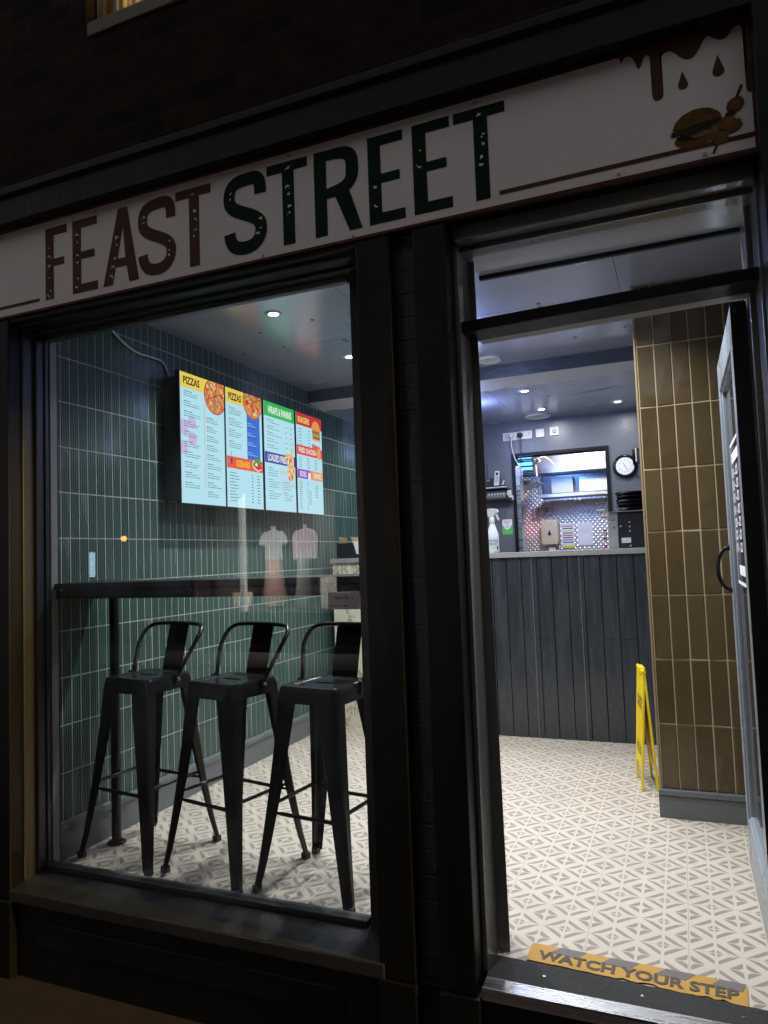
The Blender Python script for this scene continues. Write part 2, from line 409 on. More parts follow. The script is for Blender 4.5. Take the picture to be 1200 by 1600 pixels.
b.obj('tile_field', [M['green_tile'], M['flute_highlight']], gw)
b = MB(); b.box(-2.522, -2.500, 2.28, 4.86, 0, .125); b.box(-2.522, -2.492, 2.28, 4.86, .125, .150); b.obj('skirting_board', M['grey_trim'], gw, bevel=.003)

# olive tiled wall -------------------------------------------------------------
bw = thing('tiled_wall', 'olive brown wall of glossy stacked upright tiles behind the open glass door', 'wall', (.1, 3.6, 0))
MB().box(-.146, .8, 3.5922, 3.70, 0, 2.52).obj('grout_bed', M['tan_grout'], bw)
MB().box(-.146, -.04, 3.70, 6.3, 0, 2.52).obj('side_return', M['grey_wall'], bw)
b = MB()
for k in range(0, 12):
    for r in range(0, 9):
        x0 = -.141 + k * .0768; z0 = .128 + r * .2965; z1 = min(z0 + .2925, 2.5)
        if z1 - z0 < .02: continue
        x1 = x0 + .0732; tl = [random.uniform(-.0022, .0022) for _ in range(4)]; e_ = .004
        f = 3.589
        vs = [(x0, f + .004, z0), (x1, f + .004, z0), (x1, f + .004, z1), (x0, f + .004, z1), (x0 + e_, f + tl[0], z0 + e_), (x1 - e_, f + tl[1], z0 + e_), (x1 - e_, f + tl[2], z1 - e_), (x0 + e_, f + tl[3], z1 - e_)]
        b.add(vs, [(4, 5, 6, 7), (0, 1, 5, 4), (1, 2, 6, 5), (2, 3, 7, 6), (3, 0, 4, 7)])
b.obj('tile_field', M['brown_tile'], bw)
MB().box(-.156, -.1475, 3.583, 3.70, .128, 2.5).obj('edge_trim', flat('tan_metal_trim', (.45, .32, .18), .35, .4), bw, bevel=.001)
b = MB(); b.box(-.160, .8, 3.571, 3.592, 0, .100); b.box(-.160, .8, 3.566, 3.592, .102, .127); b.obj('skirting_board', M['grey_trim'], bw, bevel=.003)

# other inside walls -------------------------------------------------------------
fw = thing('inner_wall', 'grey painted wall closing the lobby behind the open door leaf', 'wall', (.46, 3, 0))
MB().box(.42, .55, 2.40, 3.59, 0, 2.52).obj('wall_face', M['grey_wall'], fw)
# back wall with serving hatch
bk = thing('back_wall', 'dark grey rear wall pierced by the serving hatch to the kitchen', 'wall', (-1, 6.3, 0))
b = MB(); hx0, hx1, hz0, hz1 = -1.315, -.545, 1.0, 2.085
b.box(-2.62, hx0, 6.27, 6.38, 0, 2.6); b.box(hx1, .8, 6.27, 6.38, 0, 2.6); b.box(hx0, hx1, 6.27, 6.38, hz1, 2.6); b.box(hx0, hx1, 6.27, 6.38, 0, hz0)
b.obj('wall_face', M['grey_wall'], bk)
b = MB(); b.box(hx0 - .03, hx0, 6.255, 6.40, hz0, hz1 + .028); b.box(hx1, hx1 + .03, 6.255, 6.40, hz0, hz1 + .028); b.box(hx0, hx1, 6.255, 6.40, hz1, hz1 + .028)
b.obj('hatch_frame', M['black_paint'], bk, bevel=.002)
MB().box(hx0, hx0 + .035, 6.262, 6.40, hz0, 2.0).obj('steel_corner', M['steel'], bk)
# lining of the frontage inside
fl = thing('front_wall', 'thick grey lining of the shopfront around window and doorway openings', 'wall', (-1, 2.3, 0))
b = MB(); b.box(-2.62, -2.457, 2.2455, 2.279, 0, 2.6); b.box(-1.0, -.622, 2.262, 2.40, 0, 2.6); b.box(.252, .60, 2.262, 2.40, -.2, 2.6)
b.box(-2.457, -1.0, 2.2455, 2.262, 2.225, 2.6); b.box(-2.457, -1.0, 2.262, 2.30, 2.50, 2.6)
b.obj('reveal', M['soffit'], fl)
MB().box(-.60, .252, 2.232, 2.40, 2.212, 2.6).obj('doorway_soffit', M['ceiling'], fl)
b = MB(); b.box(-2.9, .8, 2.42, 2.44, 2.62, 2.66); b.obj('top_plate', M['grey_wall'], fl)

# ------------------------------------------------------------------ upper brick wall
uw = thing('brick_wall', 'dark brick wall above the shop sign', 'wall', (-1, 2.2, 2.7))
b = MB(); wx0, wx1, wz0, wz1 = -2.06, -1.15, 3.389, 4.6
b.box(-6, wx0, 2.07, 2.4, 2.79, 6.5); b.box(wx1, 4, 2.07, 2.4, 2.79, 6.5); b.box(wx0, wx1, 2.07, 2.4, 2.79, wz0); b.box(wx0, wx1, 2.07, 2.4, wz1, 6.5)
b.obj('brickwork', M['brick'], uw)
wf = MB(); wf.box(wx0, wx0 + .012, 2.12, 2.17, wz0, wz1).box(wx1 - .05, wx1, 2.12, 2.17, wz0, wz1).box(wx0, wx1, 2.12, 2.17, wz0, wz0 + .025).box(wx0, wx1, 2.12, 2.17, 4.0, 4.05)
wfo = wf.obj('window_frame', M['frame_paint'], uw, bevel=.003)
MB().box(wx0 + .012, wx1 - .05, 2.143, 2.147, wz0 + .02, wz1).obj('window_pane', M['pane'], wfo)
b = MB()
for i in range(40):
    x = wx0 + .02 + i * .0215; b.tube([(x, 2.23 + .012 * math.sin(i * 2.1), wz0), (x, 2.23 + .012 * math.sin(i * 2.1), wz1)], .013, 6)
b.obj('curtain', paint('lit_yellow_curtain', (.5, .36, .12), .8, .3, 20), wfo)
b = MB(); b.box(wx0 + .015, wx1 + .07, 2.058, 2.12, 3.33, 3.386); b.obj('window_sill', paint('weathered_stone_sill', (.17, .15, .12), .8, .3, 12, .5), uw, bevel=.006)
lamp('bedroom_glow', 'AREA', (-1.85, 2.165, 3.80), 1.6, (1, .66, .22), .08, (-1.95, 2.23, 3.46), 'SQUARE')
# ------------------------------------------------------------------ shopfront joinery
sf = thing('shopfront', 'near-black painted timber shopfront with stepped mouldings, window and doorway', 'shopfront', (-1, 2.1, -.2))
BP = M['black_paint']
# cornice
b = MB(); pr_ = [(2.05, 2.628), (1.995, 2.628), (1.995, 2.722), (1.978, 2.735), (1.978, 2.762), (2.02, 2.79), (2.38, 2.80), (2.38, 2.628)]
b.prism(pr_, 'x', -5, 3); b.obj('cornice', BP, sf, bevel=.003)
b = MB().box(-5, 3, 2.062, 2.24, 2.262, 2.628); b.obj('fascia_backing', BP, sf)
# head mouldings over the window: three steps
b = MB(); b.box(-2.60, -.905, 2.055, 2.09, 2.244, 2.266); b.box(-2.60, -.905, 2.085, 2.15, 2.231, 2.262); b.box(-2.60, -.905, 2.15, 2.195, 2.219, 2.262); b.obj('head_moulding', BP, sf, bevel=.004)
# window frame
b = MB(); b.box(-2.62, -2.475, 2.07, 2.11, -.0, 2.245); b.box(-2.60, -2.462, 2.11, 2.165, 0, 2.231); b.box(-2.59, -2.449, 2.165, 2.205, .03, 2.219)
wfr = b.obj('window_frame', M['frame_paint'], sf, bevel=.005)
b = MB(); b.box(-2.60, -2.443, 2.205, 2.222, .04, 2.222); b.box(-1.012, -.93, 2.204, 2.222, .03, 2.222); b.box(-2.443, -1.018, 2.195, 2.222, 2.200, 2.222)
b.box(-2.443, -1.018, 2.19, 2.222, .030, .052); b.obj('glazing_bead', M['frame_paint'], wfr, bevel=.003)
MB().box(-2.455, -1.010, 2.2225, 2.2285, .04, 2.212).obj('window_pane', M['pane'], wfr)
b = MB(); b.box(-2.455, -1.0, 2.2285, 2.245, .03, .046); b.box(-2.457, -1.0, 2.2285, 2.2445, 2.212, 2.224); b.obj('inner_bead', M['jamb_paint'], wfr)
# sill
b = MB(); b.prism([(2.045, .012), (2.045, -.035), (2.25, -.035), (2.25, .029), (2.19, .029)], 'x', -2.47, -.9); b.obj('window_sill', M['frame_paint'], sf, bevel=.006)
b = MB(); b.box(-5, -.72, 2.075, 2.19, -.42, -.03); b.box(-2.35, -1.05, 2.066, 2.08, -.19, -.10); b.obj('stall_riser', BP, sf, bevel=.004)
# pilasters
b = MB(); b.box(-.917, -.80, 2.05, 2.262, -.03, 2.262); b.box(-.922, -.797, 2.042, 2.262, -.42, -.032); b.obj('pilaster', BP, sf, bevel=.005)
b = MB(); b.box(-.722, -.615, 2.05, 2.262, -.03, 2.262); b.box(-.727, -.604, 2.040, 2.262, -.42, -.032); b.obj('pilaster', BP, sf, bevel=.005)
b = MB(); b.box(-5, -2.47, 2.05, 2.3, -.03, 2.262); b.box(-5, -2.462, 2.042, 2.3, -.42, -.032); b.obj('pilaster', BP, sf, bevel=.005)
b = MB().box(-.80, -.722, 2.095, 2.262, -.42, 2.262)
b.obj('brick_panel', None or paint('black_painted_brick', (.022, .027, .034), .5, .4, 6, .9, 30), sf)
b = MB()
for i in range(33):
    z = -.25 + i * .075
    b.box(-.80, -.722, 2.0925 + random.uniform(0, .0015), 2.10, z, z + .070)
b.obj('brick_face', paint('black_painted_brick_face', (.022, .027, .034), .45, .4, 9, .6, 50), sf, bevel=.004)
b = MB(); b.box(.246, 3.5, 1.985, 2.3, -.42, 2.63); b.obj('pilaster', BP, sf, bevel=.006)
# door frame
df = MB(); df.box(-.615, -.600, 2.13, 2.262, 0, 2.262); df.hexa([(-.622, 2.258, 0), (-.561, 2.258, 0), (-.565, 2.266, 0), (-.622, 2.266, 0)], [(-.622, 2.258, 2.21), (-.578, 2.258, 2.21), (-.582, 2.266, 2.21), (-.622, 2.266, 2.21)])
df.box(.238, .252, 2.12, 2.262, 0, 2.262); df.box(.222, .2515, 2.255, 2.40, 0, 2.21)
dfo = df.obj('door_frame', M['pale_jamb'], sf, bevel=.004)
b = MB(); b.box(-.602, .24, 2.10, 2.16, 2.218, 2.262); b.box(-.602, .24, 2.16, 2.215, 2.203, 2.262); b.obj('door_head', M['pale_jamb'], sf, bevel=.004)
MB().box(-.60, .25, 2.400, 2.418, 2.198, 2.23).obj('soffit_bead', BP, sf, bevel=.002)
# slightly sagging transom bar
b = MB(); b.hexa([(-.602, 2.15, 1.938), (.24, 2.15, 1.958), (.24, 2.262, 1.958), (-.602, 2.262, 1.938)], [(-.602, 2.15, 1.975), (.24, 2.15, 1.993), (.24, 2.262, 1.993), (-.602, 2.262, 1.975)])
b.obj('transom_bar', BP, sf, bevel=.004)
b = MB(); b.hexa([(-.58, 2.262, 1.945), (.222, 2.262, 1.962), (.222, 2.33, 1.962), (-.58, 2.33, 1.945)], [(-.58, 2.262, 1.972), (.222, 2.262, 1.990), (.222, 2.33, 1.990), (-.58, 2.33, 1.972)])
b.obj('transom_lining', M['soffit'], sf, bevel=.003)
MB().add([(-.60, 2.205, 1.974), (.238, 2.205, 1.992), (.238, 2.205, 2.205), (-.60, 2.205, 2.205)], [(0, 1, 2, 3)]).obj('transom_pane', M['pane'], sf)

# ------------------------------------------------------------------ the sign
sg = thing('shop_sign', 'long white fascia sign with brown and green distressed lettering above the window', 'sign', (-1, 2.05, 2.27))
SY = 2.05
MB().box(-3.2, .241, SY, 2.066, 2.272, 2.620).obj('panel', M['sign_white'], sg)
b = MB(); b.box(-3.2, .250, SY - .006, 2.07, 2.262, 2.272); b.box(-3.2, .250, SY - .006, 2.07, 2.620, 2.629); b.box(.241, .250, SY - .006, 2.07, 2.272, 2.62); b.obj('edging', M['sign_red'], sg, bevel=.001)
def plate(mb, pts, d=.0015, mi=0, y=SY):  # flat polygon on the sign
    n = len(pts); vs = [(p[0], y - d, p[1]) for p in pts] + [(p[0], y - .0001, p[1]) for p in pts]
    mb.add(vs, [tuple(range(n))] + [(i, (i + 1) % n, (i + 1) % n + n, i + n) for i in range(n)], mi)
def strokes(mb, pts, w_, d=.0015):
    """curve of constant width as quads"""
    P = [Vector((p[0], p[1])) for p in pts]; L = []; R_ = []
    for i, p in enumerate(P):
        t = (P[min(i + 1, len(P) - 1)] - P[max(0, i - 1)]).normalized(); nrm = Vector((-t.y, t.x))
        ww = w_ if not isinstance(w_, list) else w_[i]
        L.append(p + nrm * ww / 2); R_.append(p - nrm * ww / 2)
    vs = [(q.x, SY - d, q.y) for q in L + R_]; n = len(P)
    mb.add(vs, [(i, i + 1, n + i + 1, n + i) for i in range(n - 1)])
Z0, Z1 = 2.301, 2.590
def bez(p0, p1, p2, p3, n=10):
    return [tuple((1 - t) ** 3 * a + 3 * (1 - t) ** 2 * t * b_ + 3 * (1 - t) * t * t * c + t ** 3 * d for a, b_, c, d in zip(p0, p1, p2, p3)) for t in [i / n for i in range(n + 1)]]
def letter(ch, x0, x1, col, st, bar=.034):
    mb = MB(); h = Z1 - Z0; zm = Z0 + h * .50
    if ch == 'F':
        plate(mb, [(x0, Z0), (x0 + st, Z0), (x0 + st, zm - bar * .4), (x0 + (x1 - x0) * .88, zm - bar * .4), (x0 + (x1 - x0) * .88, zm + bar * .5), (x0 + st, zm + bar * .5), (x0 + st, Z1 - bar), (x1, Z1 - bar), (x1, Z1), (x0, Z1)])
    elif ch == 'E':
        m_ = x0 + (x1 - x0) * .88
        plate(mb, [(x0, Z0), (x1, Z0), (x1, Z0 + bar), (x0 + st, Z0 + bar), (x0 + st, zm - bar * .4), (m_, zm - bar * .4), (m_, zm + bar * .5), (x0 + st, zm + bar * .5), (x0 + st, Z1 - bar), (x1 - .002, Z1 - bar), (x1 - .002, Z1), (x0, Z1)])
    elif ch == 'T':
        c = (x0 + x1) / 2 + .004
        plate(mb, [(x0, Z1), (x0, Z1 - bar), (c - st / 2, Z1 - bar), (c - st / 2, Z0), (c + st / 2, Z0), (c + st / 2, Z1 - bar), (x1, Z1 - bar), (x1, Z1)])
    elif ch == 'A':
        c = (x0 + x1) / 2 + .012; a = .022
        zc0, zc1 = Z0 + h * .22, Z0 + h * .335
        def xl(z): return x0 + (c - a - x0) * (z - Z0) / h
        def xr(z): return x1 + (c + a - x1) * (z - Z0) / h
        s2 = st * 1.06
        plate(mb, [(x0, Z0), (x0 + s2, Z0), (xl(zc0) + s2, zc0), (xl(zc1) + s2, zc1), (c, Z1 - .07), (c, Z1), (c - a, Z1)])
        plate(mb, [(x1, Z0), (c + a, Z1), (c, Z1), (c, Z1 - .07), (xr(zc1) - s2, zc1), (xr(zc0) - s2, zc0), (x1 - s2, Z0)])
        plate(mb, [(xl(zc0) + s2, zc0), (xr(zc0) - s2, zc0), (xr(zc1) - s2, zc1), (xl(zc1) + s2, zc1)])
    elif ch == 'S':
        s2 = st / 2; X0, X1 = x0 + s2, x1 - s2; cx = (X0 + X1) / 2; q = [(X1 - .001, Z1 - .085)]
        q += bez((X1 - .001, Z1 - .075), (X1 + .002, Z1 - s2 + .006), (cx + .04, Z1 - s2 + .002), (cx, Z1 - s2))[1:]
        q += bez((cx, Z1 - s2), (X0 + .004, Z1 - s2), (X0, Z1 - .055), (X0, Z1 - .085))[1:]
        q += bez((X0, Z1 - .085), (X0, zm + .0), (X1, zm + .0), (X1, Z0 + .085), 16)[1:]
        q += bez((X1, Z0 + .085), (X1, Z0 + .045), (cx + .04, Z0 + s2), (cx, Z0 + s2))[1:]
        q += bez((cx, Z0 + s2), (cx - .04, Z0 + s2), (X0 + .002, Z0 + .04), (X0, Z0 + .085))[1:]
        strokes(mb, q, st)
    elif ch == 'R':
        plate(mb, [(x0, Z0), (x0 + st, Z0), (x0 + st, Z1), (x0, Z1)])
        s2 = bar / 2 + .002; xr_ = x1 - st / 2 - .008
        q = [(x0 + st, Z1 - s2)] + bez((x0 + st + .03, Z1 - s2), (xr_ + .004, Z1 - s2), (xr_, Z1 - .05), (xr_, Z1 - .085), 10) + bez((xr_, Z1 - .085), (xr_, zm + .015), (xr_ - .02, zm - .0), (x0 + st, zm - .004), 10)[1:]
        wd = [bar + (st - bar) * min(1, max(0, (p[0] - x0 - st) / (xr_ - x0 - st))) for p in q]
        strokes(mb, q, wd)
        plate(mb, [(x0 + st + .028, zm - .012), (x1 - st, Z0), (x1, Z0), (x0 + st + .078, zm + .005)], .0014)
    # scuffed chips of the vinyl
    rnd = random.Random(ord(ch) * 7 + int(abs(x0) * 100))
    if ch in 'FEAT' or ch == 'S':
        spots = {'F': [(.2, t) for t in (.04, .12, .30, .47, .60, .72)], 'E': [(.18, t) for t in (.08, .2, .42, .52, .70, .8)], 'A': [(.27, .12), (.3, .25), (.33, .35), (.38, .52), (.4, .62)],
                 'S': [(.85, .28), (.8, .22), (.84, .40), (.16, .72), (.2, .79)], 'T': [(.54, t) for t in (.38, .46, .60, .70, .92)]}[ch]
        if ch == 'E' and x0 > -1: spots = spots[1:3] if x0 < -.8 else spots[3:5]
        for (fx, fz) in spots:
            cx_, cz_ = x0 + fx * (x1 - x0) + rnd.uniform(-.006, .006), Z0 + fz * h
            for q_ in range(rnd.choice((1, 2, 3))):
                k = rnd.choice((7, 8, 9, 10)); r = rnd.uniform(.004, .0105) if q_ == 0 else rnd.uniform(.0015, .004); ra = rnd.uniform(-.6, .6)
                ex, ez = (0, 0) if q_ == 0 else (rnd.uniform(-.012, .012), rnd.uniform(-.010, .010))
                pp = [(r * rnd.uniform(.35, 1.3) * math.cos(2 * PI * i / k), r * rnd.uniform(.2, .75) * math.sin(2 * PI * i / k)) for i in range(k)]
                plate(mb, [(cx_ + ex + x * math.cos(ra) - z * math.sin(ra), cz_ + ez + x * math.sin(ra) + z * math.cos(ra)) for x, z in pp], .0022 + q_ * .0001, 1)
    return mb.obj('letter', [col, M['sign_white']], sg)
SB, SG = M['sign_brown'], M['sign_green']
for ch, a, c in (('F', -2.262, -2.150), ('E', -2.120, -1.994), ('A', -1.967, -1.796), ('S', -1.797, -1.624), ('T', -1.624, -1.470)): letter(ch, a, c, SB, .043, .033)
for ch, a, c, st in (('S', -1.416, -1.241, .047), ('T', -1.238, -1.081, .045), ('R', -1.056, -.886, .045), ('E', -.860, -.737, .044), ('E', -.707, -.582, .045), ('T', -.571, -.411, .044)): letter(ch, a, c, SG, st, .034)
b = MB(); plate(b, [(-3.2, 2.304), (-2.296, 2.304), (-2.296, 2.316), (-3.2, 2.316)]); b.obj('underline', SB, sg)
b = MB(); plate(b, [(-.438, 2.304), (.2409, 2.304), (.2409, 2.3165), (-.438, 2.3165)]); b.obj('underline', SB, sg)
# dripping sauce artwork
def smooth(pts, n=5):
    out = []; P = pts
    for i in range(len(P) - 1):
        p0 = P[max(0, i - 1)]; p1 = P[i]; p2 = P[i + 1]; p3 = P[min(len(P) - 1, i + 2)]
        for j in range(n):
            t = j / n
            out.append(tuple(.5 * ((2 * p1[k]) + (-p0[k] + p2[k]) * t + (2 * p0[k] - 5 * p1[k] + 4 * p2[k] - p3[k]) * t * t + (-p0[k] + 3 * p1[k] - 3 * p2[k] + p3[k]) * t ** 3) for k in range(2)))
    return out + [P[-1]]
drip = [(-.10, 2.6195), (-.083, 2.617), (-.076, 2.6), (-.068, 2.612), (-.054, 2.613), (-.043, 2.600), (-.034, 2.572), (-.025, 2.578), (-.018, 2.597), (-.008, 2.603), (.0, 2.588), (.001, 2.54), (-.001, 2.49), (.004, 2.470), (.012, 2.466), (.024, 2.470), (.028, 2.484), (.025, 2.52), (.024, 2.56), (.029, 2.588), (.045, 2.597), (.058, 2.591), (.075, 2.572), (.092, 2.560), (.108, 2.562), (.122, 2.578), (.137, 2.602), (.148, 2.607), (.162, 2.596), (.178, 2.588), (.192, 2.592), (.204, 2.608), (.216, 2.614), (.227, 2.608), (.233, 2.585), (.234, 2.52), (.229, 2.46), (.230, 2.432), (.2405, 2.424)]
dp = smooth(drip); b = MB()
vs = [(p[0], SY - .0012, p[1]) for p in dp] + [(p[0], SY - .0012, 2.6199) for p in dp]; n = len(dp)
b.add(vs, [(i, i + 1, n + i + 1, n + i) for i in range(n - 1)])
for (cx_, top, bot, r) in ((.078, 2.531, 2.479, .0125), (.166, 2.550, 2.490, .0145)):
    pts = [(cx_, top)] + [(cx_ + r * math.sin(a), bot + r - r * math.cos(a)) for a in [PI * .62 - i * PI * 1.24 / 12 for i in range(13)]]
    plate(b, pts)
b.obj('drip_artwork', SB, sg)
# burger picture and kebab picture printed on the sign
cm = {n_: paint(n_, scalec(c, .62), .6, .75, 55, 0, spec=.1) for n_, c in (('bun_print', (.22, .11, .035)), ('lettuce_print', (.05, .05, .02)), ('filling_print', (.30, .20, .09)), ('patty_print', (.05, .022, .012)), ('meat_print', (.27, .13, .045)))}
b = MB()
def blob(cx, cz, rx, rz, mi, d, rot=0, k=18, jag=.0, a0=0, a1=2 * PI, seed=1):
    rr = random.Random(seed); pts = []
    for i in range(k):
        a = a0 + (a1 - a0) * i / (k if a1 - a0 > 6.2 else k - 1); j = 1 + rr.uniform(-jag, jag)
        x, z = rx * j * math.cos(a), rz * j * math.sin(a); pts.append((cx + x * math.cos(rot) - z * math.sin(rot), cz + x * math.sin(rot) + z * math.cos(rot)))
    plate(b, pts, d, mi)
blob(.104, 2.335, .058, .020, 0, .0018, .06, 16, .05)
blob(.104, 2.345, .052, .012, 3, .0021, .05, 16, .12, seed=3)
blob(.125, 2.353, .040, .020, 2, .0024, .2, 18, .2, seed=4)
blob(.100, 2.364, .063, .017, 1, .0027, .08, 26, .22, seed=5)
blob(.106, 2.372, .060, .042, 0, .0030, .10, 18, .02, 0, PI, seed=6)
blob(.190, 2.345, .024, .018, 4, .0032, .3, 14, .1, seed=8)
b.obj('burger_picture', [cm['bun_print'], cm['lettuce_print'], cm['filling_print'], cm['patty_print'], cm['meat_print']], sg)
b = MB()
plate(b, [(.139, 2.283), (.143, 2.281), (.220, 2.449), (.216, 2.453)], .0033, 3)
for i, (cx_, cz_) in enumerate(((.160, 2.322), (.178, 2.356), (.200, 2.402))): blob(cx_, cz_, .022, .019, 0, .0036, .4, 14, .1, seed=10 + i); blob(cx_ + .004, cz_ + .004, .012, .006, 1, .004, .3, 10, .15, seed=20 + i)
blob(.188, 2.380, .016, .008, 2, .0038, .2, 12, .2, seed=31)
b.obj('kebab_picture', [cm['meat_print'], cm['filling_print'], cm['lettuce_print'], cm['patty_print']], sg)
capm = flat('screw_cap_white', (.5, .48, .47), .3)
for (x, z) in ((-1.15, 2.608), (-.50, 2.608), (-.92, 2.279), (.12, 2.285), (-1.26, 2.281), (-2.0, 2.606), (-.1, 2.284)): MB().lathe([(.006, -.003), (.005, -.005)], (x, SY, z), 10, 'y').obj('screw_cap', capm, sg)

# ------------------------------------------------------------------ doorstep
ds = thing('doorstep', 'ribbed metal nosing and black grip strip on the shop doorstep', 'doorstep', (-.2, 2.1, -.1))
b = MB(); b.box(-.60, .246, 2.062, 2.18, -.40, -.030); b.obj('riser', M['black_paint'], ds)
b = MB(); pts = [(2.046, -.032), (2.046, -.004)]
for i in range(9):
    y = 2.048 + i * .0062; pts += [(y, .0015), (y + .0042, .0015), (y + .0046, -.0005), (y + .0060, -.0005)]
pts += [(2.106, .0015), (2.106, -.032)]
b.prism(pts, 'x', -.598, .244); b.obj('ribbed_nosing', M['steel'], ds)
b = MB(); b.hexa([(-.60, 2.107, -.03), (.246, 2.107, -.03), (.246, 2.188, -.03), (-.60, 2.222, -.03)], [(-.60, 2.107, .002), (.246, 2.107, .002), (.246, 2.188, .0035), (-.60, 2.222, .0035)])
b.obj('grip_strip', paint('black_grip_strip', (.018, .017, .016), .75, .4, 90, .6, 200), ds)
for x, y in ((-.44, 2.155), (-.17, 2.15), (.08, 2.14)): MB().lathe([(.0055, .003), (.004, .0052)], (x, y, 0), 10).obj('screw', M['steel'], ds)
# warning tape
tp = thing('warning_tape', 'worn yellow warning tape reading WATCH YOUR STEP across the doorway floor', 'floor tape', (-.2, 2.26, .004))
A_, B_, C_, D_ = Vector((-.507, 2.226, 0)), Vector((.096, 2.191, 0)), Vector((.101, 2.296, 0)), Vector((-.507, 2.325, 0))
def tape_pt(u, v, z): p = (A_ * (1 - u) + B_ * u) * (1 - v) + (D_ * (1 - u) + C_ * u) * v; return (p.x, p.y, z)
b = MB(); pts = [(0, .0), (1, .0), (1, .9), (.985, 1), (.012, 1), (0, .9)]
# worn ragged front edge
rag = [(i / 30, random.choice((0, 0, .02, .10)) if 2 < i < 28 else 0) for i in range(31)]
pts = rag + [(1, .9), (.985, 1), (.012, 1), (0, .9)]
b.add([tape_pt(u, v, .0044) for u, v in pts], [tuple(range(len(pts)))])
b.obj('tape_strip', paint('worn_amber_tape', (.50, .27, .035), .6, .35, 25, .2, 80), tp)
b = MB()
for u0 in (.19, .44, .69, .93):
    q_ = [(u0 - .105, .62), (u0 + .055, .62), (u0 + .11, .98), (u0 - .02, .98)]
    q_ = [(u0 - .09, .60), (u0 + .05, .60), (min(1, u0 + .09), 1.0), (u0 - .04, 1.0)]
    q_ = [(min(.999, u), v) for u, v in q_]
    b.add([tape_pt(u, v, .0052) for u, v in q_], [(0, 1, 2, 3)])
b.obj('hazard_stripe', paint('grey_hazard_stripe', (.16, .135, .125), .6, .3, 40), tp)
t = fit_text('WATCH YOUR STEP', .05, .965, .16, .64, offset=.032)
t.v = [tape_pt(p[0], p[1], .0060 + (p[2] * .2)) for p in t.v]
t.obj('lettering', paint('faded_black_lettering', (.085, .065, .05), .7, .4, 60), tp)

# ------------------------------------------------------------------ glass door leaf
gd = thing('glass_door', 'grey framed glass shop door standing open against the lobby wall', 'door', (.2, 2.33, 0))
dx0, dx1, dy0, dy1, dz1 = .176, .218, 2.325, 3.15, 1.955
leaf_m = paint('grey_door_paint', (.30, .33, .37), .3, .15, 5, .15, 50)
b = MB(); b.box(dx0, dx1, dy0, dy0 + .095, .008, dz1); b.box(dx0, dx1, dy1 - .075, dy1, .008, dz1); b.box(dx0, dx1, dy0 + .095, dy1 - .075, dz1 - .11, dz1); b.box(dx0, dx1, dy0 + .095, dy1 - .075, .008, .20)
for (a, c, e, f) in ((dy0 + .095, dy0 + .107, .20, dz1 - .11), (dy1 - .087, dy1 - .075, .20, dz1 - .11)): b.box(dx0 + .008, dx1 - .008, a, c, e, f)
b.box(dx0 + .008, dx1 - .008, dy0 + .107, dy1 - .087, .20, .212); b.box(dx0 + .008, dx1 - .008, dy0 + .107, dy1 - .087, dz1 - .122, dz1 - .11)
leaf = b.obj('door_leaf', leaf_m, gd, bevel=.003)
MB().box(dx0 - .001, dx1 + .001, dy0 - .004, dy0 - .0002, .008, dz1).obj('hinge_edge', flat('black_edge_paint', (.008, .008, .009), .5), gd)
MB().box(.194, .200, dy0 + .107, dy1 - .087, .212, dz1 - .122).obj('door_pane', M['pane'], leaf)
b = MB(); hy = 3.10
for s_ in (-1, 1):
    x = dx0 if s_ < 0 else dx1; pth = []
    for i in range(15):
        a = PI * i / 14; pth.append((x + s_ * (.004 + .042 * math.sin(a)), hy, 1.145 + .082 * math.cos(a)))
    b.tube(pth, .008, 8)
    b.lathe([(.012, 0), (.012, .012)], (x if s_ > 0 else x - .012, hy, 1.227), 10, 'x'); b.lathe([(.012, 0), (.012, .012)], (x if s_ > 0 else x - .012, hy, 1.063), 10, 'x')
b.obj('handle', M['black_metal'], gd)
# opening-hours vinyl on the pane (seen from behind, at a slant)
b = MB(); sx_ = .1925
def vin(y0, y1, z0, z1): b.add([(sx_, y0, z0), (sx_, y1, z0), (sx_, y1, z1), (sx_, y0, z1)], [(0, 1, 2, 3)])
vy0, vy1 = 2.44, 2.98
vin(vy0, vy1, 1.60, 1.612); vin(vy0, vy1, 1.095, 1.107); vin(vy0, vy0 + .012, 1.107, 1.60); vin(vy1 - .012, vy1, 1.107, 1.60); vin(vy0 + .05, vy1 - .05, 1.535, 1.572)
vin(vy0 + .10, vy1 - .10, 1.13, 1.165)
b.obj('hours_panel', M['paper'], gd)
t = MB()
for r, (l1, l2) in enumerate((('MON', '12 - 11'), ('TUE', '12 - 11'), ('WED', '12 - 11'), ('THU', '12 - 11'), ('FRI', '12 - 12'), ('SAT', '12 - 12'), ('SUN', '12 - 11'))):
    z = 1.482 - r * .045
    for (s__, ya, yb_) in ((l1, vy0 + .05, vy0 + .20), (l2, vy0 + .25, vy0 + .49)):
        k = fit_text(s__, ya, yb_, z, z + .034, offset=.04, depth=0)
        t.add([(sx_ - .0004, p[0], p[1]) for p in k.v], k.f)
t.obj('hours_lettering', M['paper'], gd)

